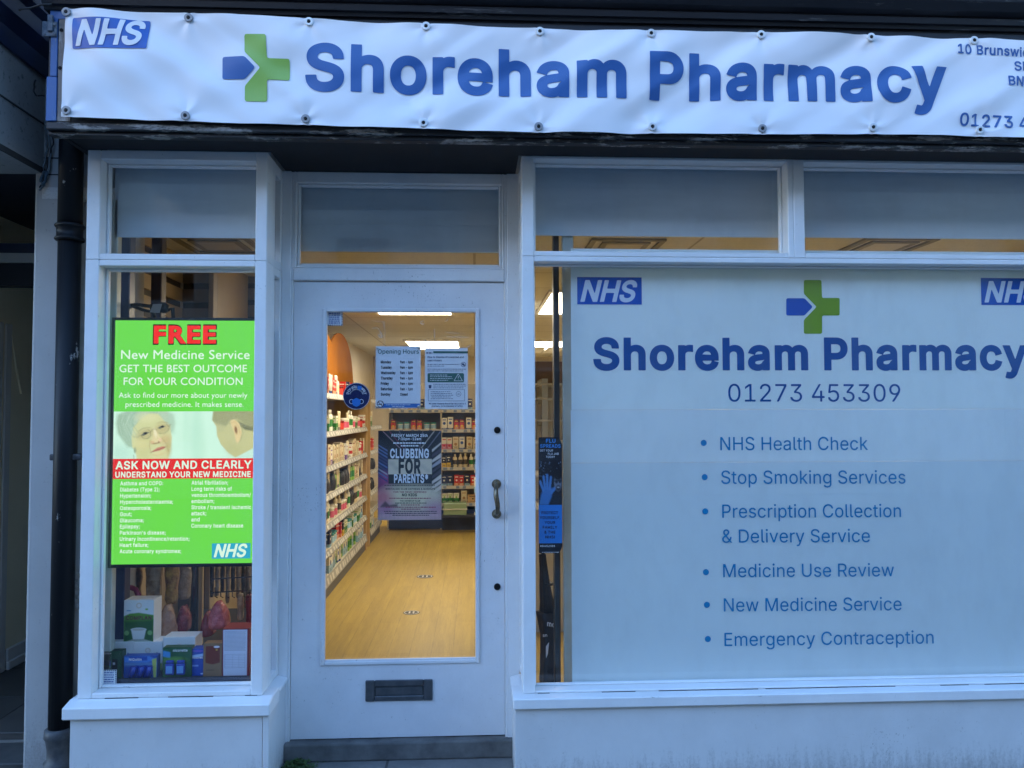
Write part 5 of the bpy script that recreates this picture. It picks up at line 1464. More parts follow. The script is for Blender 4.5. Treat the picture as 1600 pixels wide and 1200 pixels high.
def d_red(cv):
    h = cv.h; cv.poly([(3, 3), (92, 3), (92, h - 1), (5, h - 1)], (196, 204, 220), 2)
    q = random.Random(5)
    for k in range(16):
        y = h * (.05 + .027 * k)
        x = 8
        while x < 84: w2 = q.uniform(4, 14); cv.line([(x, y), (min(x + w2, 86), y)], 1.4, (120, 128, 146), 1.5); x += w2 + 2
    for k in range(9): cv.line([(10, h * (.54 + k * .036)), (84, h * (.54 + k * .036))], .8, (140, 148, 165), 1.2)
    for x in (10, 38, 62, 84): cv.line([(x, h * .54), (x, h * .83)], .8, (140, 148, 165), 1.2)
e, x0, x1, z0, z1 = pack('red_box', 'tall red box with white nutrition panel at the right end of the window row', 'box', 347.5, 983, 389, 1061, YP1, .1, (120, 26, 34), top=(150, 40, 36), draw=d_red, n=70, group=PK)
# walking stick, hanging goods
pinkp = mat('pink_plastic', (.38, .03, .12), .3)
hk = [(185, 1000), (184, 960), (186, 940), (192, 924), (202, 917), (212, 921), (217, 932), (218, 946)]
pts = [pt3(a, b, .42) for a, b in hk]
pts = [tuple(Vector(pts[i]).lerp(Vector(pts[i + 1]), t)) for i in range(len(pts) - 1) for t in (0, .5)] + [pts[-1]]
pts[0] = (pts[0][0] - .01, .44, DZ + .002)
g = G(); g.tube(pts, .012, 10); tag(g.build('walking_stick', pinkp, None, True), 'pink walking stick with a hooked handle behind the drink carton', 'walking stick')
def bag(name, label, cat, a0, b0, a1, b1, Y, m, seed, depth=.05, twist=True):
    """a soft bag hanging from a hook: lumpy, pinched at the top"""
    x0, z1 = P(a0, b0, Y); x1, z0 = P(a1, b1, Y)
    bm = bmesh.new(); q = random.Random(seed)
    nu, nv = 14, 12
    rings = []
    for j in range(nv + 1):
        v = j / nv
        wv = .5 * (x1 - x0) * ((math.sin(math.pi * min(.5, .08 + v * .62))) if twist else (.92 + .08 * math.sin(v * 7))) * (1 if v < .9 else 1 - (v - .9) * 3)
        ring = []
        for i in range(nu):
            a = 2 * math.pi * i / nu
            n_ = 1 + .16 * mnoise.noise(Vector((math.cos(a) * 1.4, math.sin(a) * 1.4, v * 3 + seed * 7.7)))
            ring.append(bm.verts.new(((x0 + x1) / 2 + wv * n_ * math.cos(a), Y + depth * n_ * math.sin(a) * (.4 + .6 * wv / (.5 * (x1 - x0))), z1 + (z0 - z1) * v)))
        rings.append(ring)
    for j in range(nv):
        for i in range(nu): bm.faces.new((rings[j][i], rings[j][(i + 1) % nu], rings[j + 1][(i + 1) % nu], rings[j + 1][i]))
    bm.faces.new(rings[0]); bm.faces.new(rings[-1])
    return tag(obj(name, bm, m, None, True), label, cat, 'goods hanging in the left window')
def cello(name, c, c2=None, rough=.12):
    return mat(name, c, rough, c2=c2, scale=25, bump=1.0, bdist=.02, detail=4)
bag('hanging_pack', 'brown hanging pack next to the navy post', 'pack', 200, 884, 222, 935, .55, cello('brown_pack', (.22, .13, .07), (.1, .06, .03), .4), 1, .03, False)
bag('hanging_pack', 'clear pack of white parts hanging under the screen', 'pack', 228, 880, 253, 936, .5, cello('clear_white_pack', (.62, .54, .42), (.3, .23, .16)), 2, .03, False)
bag('hanging_pack', 'gold and brown patterned sleeve hanging under the screen', 'pack', 258, 884, 279, 942, .48, cello('gold_pack', (.68, .44, .10), (.2, .07, .02), .35), 3, .03, False)
bag('hanging_pack', 'pale crumpled bag hanging right of the gold sleeve', 'pack', 277, 884, 299, 935, .55, cello('pale_bag', (.6, .5, .36), (.4, .3, .2)), 4, .03, False)
bag('bagged_goods', 'clear bag of pale rolls standing behind the drink carton', 'bag', 248, 945, 276, 1000, .42, cello('clear_pink_pack', (.6, .42, .32), (.4, .22, .17)), 5, .05)
bag('bagged_goods', 'dark pink bath sponge in a clear bag left of the chrome pole', 'bag', 277, 946, 298, 985, .5, cello('dark_pink_bag', (.42, .08, .12), (.22, .03, .05)), 6, .05)
bag('bagged_goods', 'bright pink sponge in shiny film right of the chrome pole', 'bag', 326, 940, 358, 980, .4, cello('bright_pink_bag', (.8, .22, .22), (.6, .12, .13)), 7, .05)
bag('bagged_goods', 'lower pink bath sponge behind the brown box', 'bag', 315, 955, 336, 992, .5, cello('mid_pink_bag', (.5, .11, .14), (.32, .06, .08)), 8, .05)
q = random.Random(9)
for k in range(8):
    a = 328 + k * 8.2
    yb = q.uniform(922, 945)
    bag('hanging_card', ('slim dark' if k % 2 == 0 else 'slim grey') + ' carded pack on the hooks, ' + ['leftmost', 'second from left', 'third from left', 'fourth from left', 'fourth from right', 'third from right', 'second from right', 'rightmost'][k] + ' of its row', 'pack', a, 884, a + 6.5, yb, .6 + .02 * k, [cello('dark_card_pack', (.03, .028, .028), (.06, .05, .045), .3), cello('grey_card_pack', (.4, .33, .25), (.2, .16, .12), .3)][k % 2], 20 + k, .012, False)
bag('hanging_pack', 'red pack hanging at the far right under the screen', 'pack', 384, 930, 398, 975, .5, cello('red_pack', (.3, .02, .02), None, .3), 40, .03, False)
bag('hanging_pack', 'cream brush shaped pack hanging left of the red pack', 'pack', 371, 928, 381, 968, .5, cello('cream_brush', (.7, .58, .4), (.45, .34, .2), .3), 41, .02, False)
g = G()
for b in (905, 926): g.tube([pt3(330, b, .58), pt3(395, b - 4, .58)], .003, 6)
for k in range(7): g.tube([pt3(336 + k * 9, 918, .5), pt3(336 + k * 9, 932, .5), pt3(340 + k * 9, 934, .5)], .0025, 5)
tag(g.build('display_hooks', chrome), 'thin chrome display hooks holding packs at the right of the left window', 'hooks')

# ================================================================== RIGHT WINDOW STRIP
xa, xb = PX(865, .22, 700), PX(874, .22, 700)
g = G(); g.box(xa, xb, .2, .26, FLOORZ, CEIL, .003); tag(g.build('metal_post', mat('dark_steel_post', (.06, .06, .058), .35, .6)), 'dark steel upright just left of the white window sheets', 'post')
xa, xb = PX(879.5, .18, 700), PX(897, .18, 700)
g = G(); g.box(xa, xb, .165, .195, zsr - .02, CEIL, .003); tag(g.build('metal_post', greyp), 'pale grey green upright along the edge of the white window sheets', 'post')
# folded umbrella leaning in the corner
umb = empty('folded_umbrella', (PX(862, .35, 1075), .35, FLOORZ), 'closed black umbrella standing behind the glass under the flu leaflet', 'umbrella')
fab = mat('black_umbrella_cloth', (.006, .007, .010), .55, c2=(.014, .015, .02), scale=14, bump=.5, bdist=.006)
def umb_part(pxs, nm, pleat):
    bm = bmesh.new(); rings = []; n = 20
    for (a, b, hw) in pxs:
        x, z = P(a, b, .35); r0 = hw / 1200 * 3.53
        rings.append([bm.verts.new((x + r0 * (1 + pleat * math.cos(5 * t + b * .004)) * math.cos(t), .35 + r0 * (1 + pleat * math.cos(5 * t + b * .004)) * math.sin(t), z)) for t in [2 * math.pi * k / n for k in range(n)]])
    for j in range(len(rings) - 1):
        for i in range(n): bm.faces.new((rings[j][i], rings[j][(i + 1) % n], rings[j + 1][(i + 1) % n], rings[j + 1][i]))
    bm.faces.new(rings[0]); bm.faces.new(rings[-1])
    return obj_local(nm, bm, fab, umb)
def obj_local(nm, bm, m, parent):
    o = obj(nm, bm, m, parent, True); o.data.transform(Matrix.Translation(-parent.location)); return o
umb_part([(848, 866, 5), (850, 890, 6), (852, 915, 8), (855, 940, 10), (857, 960, 13)], 'upper_canopy', .18)
umb_part([(856, 955, 17), (858, 972, 16), (857, 990, 12), (858, 1020, 13), (859, 1060, 15), (860, 1110, 14), (860, 1200, 12), (860, 1290, 6)], 'canopy', .12)
g = G(); x, z = P(849, 870, .35); g.tube([(x, .35, z - .05), (x - .002, .35, z + .03), (x - .004, .35, z + .12), (x + .0, .35, z + .15)], .009, 10); g.build('handle', blk, umb, True)
g = G(); x, z = P(855, 912, .35); g.lathe([(.026, -.006), (.028, 0), (.026, .006)], (x, .35, z), 14); g.build('strap', blk, umb, True)
s = Sheet(); x, z = P(855, 978, .30); s.text('mc', x, x + .035, z, .022, wt=.03, cells=12, rot=-.2); x, z = P(848, 995, .30); s.text('sn', x, x + .02, z, .014, wt=.02, cells=10); s.poly([P(853, 1010, .3), P(858, 1003, .3), P(856, 1022, .3), P(853, 1030, .3)], .003)
s.build('printed_letters', .30, INKW, umb)
# shelf unit with leaflets seen in the strip
acr = mat('clear_grey_acrylic', (.5, .5, .46), .15)
wsh_ = mat('white_shelf', (.66, .62, .52), .4)
lu_ = empty('literature_shelf', (PX(852, 1.6, 800), 1.6, FLOORZ), 'white shelving with leaflets seen in the narrow gap beside the window sheets', 'shelves')
xl, xr = PX(822, 1.6, 600), PX(900, 1.6, 600)
g = G()
for b in (600, 622, 655, 690, 740, 790): z = PZ(b, 1.6, 850); g.box(xl, xr, 1.45, 1.9, z - .012, z, .002)
g.build('shelf', wsh_, lu_)
g = G(); g.box(xl, xr, 1.905, 1.93, FLOORZ, PZ(558, 1.6, 850)); g.build('back_panel', mat('cream_leaflet', (.6, .55, .45), .5), lu_)
g = G(); g.box(xl, xr, 1.89, 1.904, PZ(600, 1.6, 850), PZ(560, 1.6, 850)); g.build('brown_header', mat('brown_panel', (.2, .13, .1), .6), lu_)
g = G(); g.box(PX(846, 1.5, 600), PX(855, 1.5, 600), 1.46, 1.8, PZ(690, 1.5, 850), PZ(592, 1.5, 850)); g.build('divider', acr, lu_)
g = G()
for a, b0, b1 in ((839, 632, 655), (843, 636, 655), (858, 628, 655), (841, 665, 690), (858, 668, 690), (842, 712, 740), (860, 705, 740), (842, 762, 790), (857, 768, 790)):
    x0, z0 = P(a, b1, 1.55); x1, z1 = P(a + 8, b0, 1.55); g.box(x0, x1, 1.55 + .002 * (a % 3), 1.57, z0, z1)
g.build('leaflets', mat('cream_leaflet', (.6, .55, .45), .5), lu_)
g = G(); x, z = P(852, 432, 1.3); g.lathe([(.03, 0), (.03, -.015), (.022, -.03), (.008, -.034)], (x - .02, 1.3, CEIL), 14); g.box(x + .0, x + .09, 1.28, 1.32, CEIL - .03, CEIL - .001, .003); tag(g.build('smoke_detector', alu), 'small white detector on the ceiling at the top of the narrow gap', 'detector')
sx_, sz_ = PX(842, 3.2, 545), PZ(545, 3.2, 842)
g = G(); 
for k in range(3):
    for j in range(4): g.box(.3 + k * .16, .44 + k * .16, 3.2 + j * .16, 3.34 + j * .16, sz_ + .01, sz_ + .016)
tag(g.build('grille_panel', mat('pale_metal_grille', (.6, .58, .5), .3, .4)), 'pale slotted light grille above the leaflet shelves in the gap', 'grille')

# ================================================================== SHELVING AND STOCK INSIDE
def PG(px, py, z):
    """(x, y) of a spot measured on the photograph, on the level plane at height z"""
    d = _f * FPX + _r * (px - 800) - _u * (py - 600)
    t = (z - CAM.z) / d.z
    return CAM.x + d.x * t, CAM.y + d.y * t
XG = (PG(504, 940, FLOORZ)[0] + PG(570, 872, FLOORZ)[0]) / 2 - .01
shelfm = mat('cream_shelf_steel', (.56, .50, .38), .45); woodm = mat('beech_end_panel', (.46, .30, .12), .5, c2=(.38, .24, .09), scale=10, stretch=(3, 3, .3))
stripm = mat('grey_price_strip', (.30, .30, .28), .35); tickm = mat('white_ticket', (.66, .64, .58), .5); kickm = mat('grey_kick_plate', (.10, .10, .10), .5); backm = mat('cream_back_panel', (.46, .38, .26), .6)
LV = [.24, .435, .64, .87, 1.09, 1.36, 1.66]
def gondola(y0, y1, label, levels, ends=(True, True)):
    e = empty('shelving_unit', (XG - .2, (y0 + y1) / 2, FLOORZ), label, 'shelving', 'shelving units along the left of the shop')
    g = G(); g.box(XG - .44, XG - .42, y0, y1, FLOORZ, 1.72); g.build('back_panel', backm, e)
    if ends[1]: g = G(); g.box(XG - .42, XG - .0, y1, y1 + .03, FLOORZ, 1.72, .003); g.build('end_panel', woodm, e)
    if ends[0]: g = G(); g.box(XG - .42, XG - .0, y0 - .03, y0, FLOORZ, 1.72, .003); g.build('end_panel', woodm, e)
    g = G(); g.box(XG - .40, XG - .015, y0, y1, FLOORZ, LV[0] - .075); g.build('kick_plate', kickm, e)
    for z in levels:
        g = G(); g.box(XG - .418, XG - .006, y0 + .002, y1 - .002, z - .022, z, .002)
        sh = g.build('shelf', shelfm, e)
        g = G()
        ft = .03 if z > .3 else .06
        g.prism([(XG - .005, z + .004), (XG + .012, z - ft - .01), (XG + .008, z - ft - .012), (XG - .006, z)], 'Y', y0 + .003, y1 - .003); g.build('price_strip', stripm, sh)
        g = G(); q = random.Random(int(z * 100)); yy = y0 + .03
        while yy < y1 - .08:
            w_ = q.choice((.045, .05, .06))
            dz = ft + .014
            pts_ = [(XG - .0045 + .0008 + .017 * .2, yy, z + .004 - dz * .2), (XG - .0045 + .0008 + .017 * .2, yy + w_, z + .004 - dz * .2), (XG - .0045 + .0012 + .017 * .85, yy + w_, z + .004 - dz * .85), (XG - .0045 + .0012 + .017 * .85, yy, z + .004 - dz * .85)]
            g.bm.faces.new([g.bm.verts.new(Vector(p_)) for p_ in pts_]); yy += w_ + q.uniform(.01, .09)
        g.build('ticket_row', tickm, sh)
    return e
gondola(2.2, 5.02, 'long cream shelving unit with price strips on the left of the door aisle', LV)
gondola(5.3, 6.3, 'far cream shelving unit beyond the beech end panel on the left', LV, (True, False))

# orange arched header boards on top of the shelving
orange = mat('orange_board', (.40, .145, .004), .7, c2=(.34, .115, .003), scale=3, spec=.05)
for y0, y1, zt_, lb in ((2.2, 3.98, 2.22, 'nearer rounded orange header board on the left shelving'), (3.5, 4.99, 2.27, 'further rounded orange header board on the left shelving')):
    yc, ry = (y0 + y1) / 2, (y1 - y0) / 2
    xo = XG - .12 - (.02 if y0 > 3 else 0)
    pr = [(yc + ry * math.cos(math.pi * k / 24), 1.69 + (zt_ - 1.69) * math.sin(math.pi * k / 24) ** .8) for k in range(25)]
    g = G(); g.prism(pr, 'X', xo - .015, xo); o = g.build('header_board', orange, None); tag(o, lb, 'header board')

# --- stock: a printed carton, bottle, tub or sleeve of each sort
def bandbox(w_, d_, h_, bands, top, cap=None):
    bm = bmesh.new(); cl = bm.loops.layers.float_color.new('print')
    def q4(pts, c):
        f = bm.faces.new([bm.verts.new(p) for p in pts])
        for l in f.loops: l[cl] = (*lin(c), 1)
    x0, x1, y0, y1 = -d_ / 2, d_ / 2, -w_ / 2, w_ / 2
    z = 0
    for hfrac, c in bands:
        z2 = z + h_ * hfrac
        for a, b in (((x1, y0), (x1, y1)), ((x1, y1), (x0, y1)), ((x0, y1), (x0, y0)), ((x0, y0), (x1, y0))):
            q4([(a[0], a[1], z), (b[0], b[1], z), (b[0], b[1], z2), (a[0], a[1], z2)], c)
        z = z2
    q4([(x0, y0, h_), (x1, y0, h_), (x1, y1, h_), (x0, y1, h_)], top); q4([(x0, y0, 0), (x0, y1, 0), (x1, y1, 0), (x1, y0, 0)], top)
    if cap:                                             # a mark on the front and on the near side
        c, (a, b, r) = cap
        for k in range(2):
            P4 = [(math.cos(2 * math.pi * i / 12) * r * w_, h_ * b + math.sin(2 * math.pi * i / 12) * r * w_) for i in range(12)]
            q4([(x1 + .0006, u, v) for u, v in P4] if k == 0 else [(u * d_ / w_, y0 - .0006, v) for u, v in P4][::-1], c)
        q4([(x1 + .0006, -w_ * .34, h_ * .78), (x1 + .0006, w_ * .34, h_ * .78), (x1 + .0006, w_ * .34, h_ * .86), (x1 + .0006, -w_ * .34, h_ * .86)], c)
        q4([(-d_ * .36, y0 - .0006, h_ * .78), (d_ * .36, y0 - .0006, h_ * .78), (d_ * .36, y0 - .0006, h_ * .84), (-d_ * .36, y0 - .0006, h_ * .84)], c)
        for i in range(4):
            z_ = h_ * (.06 + .045 * i); w2 = w_ * (.36 - .05 * (i % 3)); ink_ = (60, 56, 52) if sum(bands[0][1]) > 420 else (215, 210, 195)
            q4([(x1 + .0005, -w2, z_), (x1 + .0005, w2, z_), (x1 + .0005, w2, z_ + h_ * .018), (x1 + .0005, -w2, z_ + h_ * .018)], ink_)
            w3 = d_ * (.34 - .06 * (i % 3)); q4([(-w3, y0 - .0005, z_), (w3, y0 - .0005, z_), (w3, y0 - .0005, z_ + h_ * .018), (-w3, y0 - .0005, z_ + h_ * .018)], ink_)
    return bm
def bandlathe(prof, n=14, sq=1.0):
    """prof: (radius, height, colour of the band that ends here)"""
    bm = bmesh.new(); cl = bm.loops.layers.float_color.new('print'); prev = None
    for r, h, c in prof:
        ring = [(r * math.cos(2 * math.pi * k / n) * sq, r * math.sin(2 * math.pi * k / n), h) for k in range(n)]
        if prev:
            for k in range(n):
                f = bm.faces.new([bm.verts.new(p) for p in (prev[k], prev[(k + 1) % n], ring[(k + 1) % n], ring[k])]); f.smooth = True
                for l in f.loops: l[cl] = (*lin(c), 1)
        prev = ring
    f = bm.faces.new([bm.verts.new(p) for p in prev])
    for l in f.loops: l[cl] = (*lin(prof[-1][2]), 1)
    bmesh.ops.remove_doubles(bm, verts=bm.verts, dist=1e-5)
    return bm
CR, WH, RD, DR, GR, LG, BL, NV, BK, PK_, TL, YE, OR, TN, LB, PU = (214, 200, 165), (225, 222, 208), (190, 36, 30), (120, 24, 24), (40, 120, 50), (140, 180, 70), (46, 84, 160), (28, 36, 80), (26, 26, 28), (205, 90, 120), (40, 140, 140), (225, 190, 50), (215, 120, 40), (170, 130, 85), (150, 190, 215), (110, 70, 140)
def bot(r, h, body, lab, cap, sq=.7): return bandlathe([(r * .9, 0, body), (r, .004, body), (r, h * .2, body), (r, h * .55, lab), (r, h * .66, body), (r * .9, h * .74, body), (r * .42, h * .8, body), (r * .45, h * .802, cap), (r * .43, h * .99, cap), (r * .3, h, cap)], 14, sq)
def tub(r, h, body, lab, lid): return bandlathe([(r * .94, 0, body), (r, .004, body), (r, h * .15, body), (r, h * .7, lab), (r, h * .78, body), (r * 1.03, h * .785, lid), (r * 1.03, h * .98, lid), (r * .95, h, lid)], 16)
def tubeb(r, h, body, cap): return bandlathe([(r * .8, 0, cap), (r * .8, h * .16, cap), (r * .85, h * .165, body), (r, h * .5, body), (r * .9, h * .9, body), (r * .75, h, body)], 12, .5)
SORTS = {
 'white carton with a red band': ('carton', .062, .06, bandbox(.062, .06, .125, [(.3, WH), (.25, RD), (.45, WH)], WH, (RD, (0, .75, .0)))),
 'cream carton with a brown mark': ('carton', .07, .06, bandbox(.07, .06, .15, [(1, CR)], CR, (TN, (0, .4, .26)))),
 'white carton with a blue mark': ('carton', .064, .06, bandbox(.064, .06, .15, [(.12, BL), (.88, WH)], WH, (BL, (0, .52, .3)))),
 'red carton': ('carton', .056, .055, bandbox(.056, .055, .13, [(.25, OR), (.75, RD)], RD, (WH, (0, .5, .2)))),
 'green and white carton': ('carton', .066, .06, bandbox(.066, .06, .12, [(.5, GR), (.5, WH)], WH, (LG, (0, .6, .2)))),
 'pink and white carton': ('carton', .058, .055, bandbox(.058, .055, .14, [(.45, PK_), (.55, WH)], WH, (RD, (0, .3, .24)))),
 'navy carton': ('carton', .06, .06, bandbox(.06, .06, .135, [(.2, LB), (.8, NV)], NV, (WH, (0, .5, .2)))),
 'yellow and black pack': ('pack', .05, .04, bandbox(.05, .04, .14, [(.38, YE), (.62, BK)], BK, (WH, (0, .6, .15)))),
 'orange and red carton': ('carton', .058, .055, bandbox(.058, .055, .12, [(.4, OR), (.3, RD), (.3, DR)], RD, (YE, (0, .35, .22)))),
 'teal and pink wipes pack': ('pack', .09, .075, bandbox(.09, .075, .16, [(.22, TL), (.5, (70, 60, 76)), (.28, TL)], TL, (PK_, (0, .5, .22)))),
 'pale blue nappy pack': ('pack', .11, .08, bandbox(.11, .08, .16, [(.4, LB), (.6, WH)], WH, (BL, (0, .5, .2)))),
 'tan storage box': ('box', .13, .1, bandbox(.13, .1, .10, [(1, (196, 160, 110))], (206, 172, 122), (BK, (0, .5, .08)))),
 'white bottle with a red cap': ('bottle', .05, .04, bot(.025, .16, WH, CR, RD)),
 'white bottle with a green label': ('bottle', .055, .045, bot(.027, .17, WH, GR, WH)),
 'green bottle': ('bottle', .056, .05, bot(.028, .16, LG, GR, WH)),
 'cream bottle with a dark label': ('bottle', .056, .05, bot(.028, .17, CR, (70, 60, 50), CR)),
 'black bottle': ('bottle', .052, .045, bot(.026, .165, BK, (90, 80, 60), BK)),
 'red plastic cup pack': ('pack', .06, .06, tub(.029, .085, RD, (205, 60, 50), DR)),
 'white tub with a teal lid': ('tub', .075, .075, tub(.036, .09, WH, LB, TL)),
 'white tub with a pink label': ('tub', .07, .07, tub(.034, .10, WH, PK_, WH)),
 'silver and cream tube': ('tube', .045, .03, tubeb(.022, .16, CR, (120, 120, 118))),
 'white and blue tube': ('tube', .045, .03, tubeb(.022, .165, WH, BL)),
 'tan and cream carton': ('carton', .075, .06, bandbox(.075, .06, .165, [(.6, (205, 180, 140)), (.4, CR)], CR, (DR, (0, .35, .12)))),
 'purple and white carton': ('carton', .06, .06, bandbox(.06, .06, .145, [(.3, PU), (.7, WH)], WH, (PU, (0, .6, .2)))),
 'dark grey toiletry bag': ('bag', .1, .08, bandlathe([(.04, 0, BK), (.05, .02, (50, 48, 50)), (.052, .07, (38, 36, 38)), (.04, .12, BK), (.02, .13, BK)], 10)),
}
proto, protow = {}, {}
for nm, (kind, w_, d_, bm) in SORTS.items():
    me = bpy.data.meshes.new(kind + '_stock'); bmesh.ops.recalc_face_normals(bm, faces=bm.faces); bm.to_mesh(me); bm.free(); me.materials.append(PRINT)
    proto[nm] = me; protow[nm] = (kind, w_, d_)
ORD = ['lowest', 'second', 'third', 'middle', 'fifth', 'sixth', 'top']
def shelf_row(where, group, seq, along, start, stop, front, z, q, face):
    """stand a run of stock on one shelf; along: 'Y' (aisle shelving, fronts to +x) or 'X' (rear unit, fronts to the door)"""
    runs, pos = [], start
    last = None
    while pos < stop - .03:
        nm = q.choice([n for n in seq if n != last]); last = nm
        kind, w_, d_ = protow[nm]
        n = q.choice((1, 2, 2, 3)); its = []
        for k in range(n):
            if pos + w_ > stop: break
            its.append(pos + w_ / 2); pos += w_ + q.uniform(.004, .012)
        if its: runs.append((nm, its))
        pos += q.uniform(.0, .022)
    ctxs = []
    sh = lambda n: ' '.join(n.split(' with ')[0].split()[-2:])
    for i, (nm, its) in enumerate(runs):
        near = runs[i - 1][0] if i else None; far = runs[i + 1][0] if i + 1 < len(runs) else None
        if near and far: ctx = 'between ' + sh(near) + ' and ' + sh(far)
        elif near: ctx = 'past the ' + sh(near) + ' at the end'
        else: ctx = 'before the ' + sh(far) if far else 'alone'
        if len((nm + ' ' + ctx + ' ' + where).split()) > 14: ctx = 'beside ' + sh(near or far)
        ctxs.append(nm + ' ' + ctx)
    words = {2: ('nearer', 'farther'), 3: ('nearest', 'middle', 'farthest')} if along == 'Y' else {2: ('left', 'right'), 3: ('leftmost', 'middle', 'rightmost')}
    for i, (nm, its) in enumerate(runs):
        kind, w_, d_ = protow[nm]
        allp = [(j, k) for j in range(len(runs)) if ctxs[j] == ctxs[i] for k in range(len(runs[j][1]))]     # every item the plain description would fit
        ordn = words.get(len(allp)) or ('first', 'second', 'third', 'fourth', 'fifth', 'sixth', 'seventh', 'eighth', 'ninth')
        for k, p_ in enumerate(its):
            o = bpy.data.objects.new(kind, proto[nm]); COL.objects.link(o)
            s_ = q.uniform(.94, 1.04)
            if along == 'Y': o.location = (front - d_ / 2 - q.uniform(.006, .035), p_, z + .0006); o.rotation_euler = (0, 0, q.uniform(-.12, .12))
            else: o.location = (p_, front + d_ / 2 + q.uniform(.006, .03), z + .0006); o.rotation_euler = (0, 0, -math.pi / 2 + q.uniform(-.1, .1))
            o.scale = (1, 1, s_)
            pre = ordn[allp.index((i, k))] + ' ' if len(allp) > 1 else ''
            tag(o, f'{pre}{ctxs[i]}, {where}', kind, group)
mixes = [['tan storage box', 'pale blue nappy pack', 'green bottle', 'white carton with a blue mark', 'green and white carton'],
         ['white tub with a teal lid', 'pale blue nappy pack', 'navy carton', 'green and white carton', 'red carton', 'yellow and black pack'],
         ['teal and pink wipes pack', 'white bottle with a green label', 'white tub with a pink label', 'dark grey toiletry bag', 'cream bottle with a dark label'],
         ['cream carton with a brown mark', 'green bottle', 'black bottle', 'tan and cream carton', 'silver and cream tube', 'dark grey toiletry bag'],
         ['cream carton with a brown mark', 'tan and cream carton', 'red carton', 'purple and white carton', 'silver and cream tube', 'white carton with a red band'],
         ['red plastic cup pack', 'green and white carton', 'white bottle with a green label', 'white carton with a red band', 'white tub with a pink label', 'silver and cream tube'],
         ['white bottle with a red cap', 'navy carton', 'red carton', 'white and blue tube', 'cream carton with a brown mark', 'green bottle', 'red plastic cup pack'],
         ]
for k, z in enumerate(LV):
    q = random.Random(100 + k)
    shelf_row(ORD[k] + ' left shelf', 'stock on the left shelving', mixes[k], 'Y', 2.72 if k else 3.0, 4.99, XG, z, q, 1)
for k, z in enumerate(LV):
    if k in (0, 2, 3, 4, 5): shelf_row(ORD[k] + ' far shelf', 'stock on the far left shelving', mixes[k], 'Y', 5.34, 5.75, XG, z, random.Random(300 + k), 1)
# --- rear unit facing the door
YR = 6.4
xr0, xr1 = PX(607, YR, 800), PX(800, YR, 800)
zr_ = [PZ(b, YR, 710) for b in (786, 759, 730, 702, 671, 640)]
e = empty('shelving_unit', ((xr0 + xr1) / 2, YR, FLOORZ), 'rear cream shelving unit with navy kick plate facing the shop door', 'shelving')
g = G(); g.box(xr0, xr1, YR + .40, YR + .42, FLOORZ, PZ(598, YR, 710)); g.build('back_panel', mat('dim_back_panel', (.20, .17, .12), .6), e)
g = G(); g.box(xr0, xr1, YR + .02, YR + .4, FLOORZ + .02, PZ(797, YR, 710), .003); g.build('kick_plate', mat('navy_kick', (.02, .04, .12), .4), e)
g = G(); g.box(xr0 + .005, xr1, YR + .05, YR + .38, FLOORZ, FLOORZ + .019); g.build('foot_plinth', kickm, e)
xm_ = PX(689, YR, 720)
for nm_, xx in (('side_panel', xr0 - .02), ('divider', xm_ - .01), ('side_panel', xr1)):
    g = G(); g.box(xx, xx + .018, YR + .03, YR + .4, FLOORZ, zr_[-1] + .02); g.build(nm_, shelfm, e)
for z in zr_:
    for a, b in ((xr0, xm_ - .011), (xm_ + .009, xr1 - .001)):
        g = G(); g.box(a, b, YR + .006, YR + .399, z - .02, z, .002); sh = g.build('shelf', shelfm, e)
        g = G(); g.box(a, b, YR - .004, YR + .005, z - .038, z + .002); g.build('price_strip', mat('white_price_strip', (.55, .54, .5), .4), sh)
        g = G(); q = random.Random(int(z * 1000)); xx = a + .02
        while xx < b - .06: w_ = q.choice((.04, .05)); g.box(xx, xx + w_, YR - .0056, YR - .0044, z - .033, z - .004); xx += w_ + q.uniform(.03, .12)
        g.build('ticket_row', mat('blue_white_ticket', (.2, .26, .4), .5), sh)
rm = [['white tub with a pink label', 'cream carton with a brown mark', 'tan storage box', 'green and white carton'], ['orange and red carton', 'red carton', 'navy carton'], ['cream bottle with a dark label', 'white bottle with a green label', 'yellow and black pack', 'white and blue tube'],
      ['white carton with a blue mark', 'pink and white carton', 'red carton', 'cream carton with a brown mark'], ['white tub with a teal lid', 'orange and red carton', 'green and white carton', 'white carton with a blue mark', 'teal and pink wipes pack'], ['white carton with a red band', 'pale blue nappy pack', 'navy carton', 'yellow and black pack']]
RN = ['lowest', 'second', 'third', 'fourth', 'fifth', 'top']
for k, z in enumerate(zr_):
    shelf_row(RN[k] + ' rear shelf', 'stock on the rear shelving', rm[k], 'X', xm_ + .01, PX(748, YR, 720), YR, z, random.Random(500 + k), 1)
    if k >= 4: shelf_row(RN[k] + ' rear left bay', 'stock on the rear shelving', rm[k], 'X', xr0 + .02, xm_ - .02, YR, z, random.Random(520 + k), 1)
tb = empty('storage_tub', (PX(712, YR + .1, 805), YR - .12, zr_[0]), 'translucent green plastic tub at the foot of the rear shelving', 'tub')
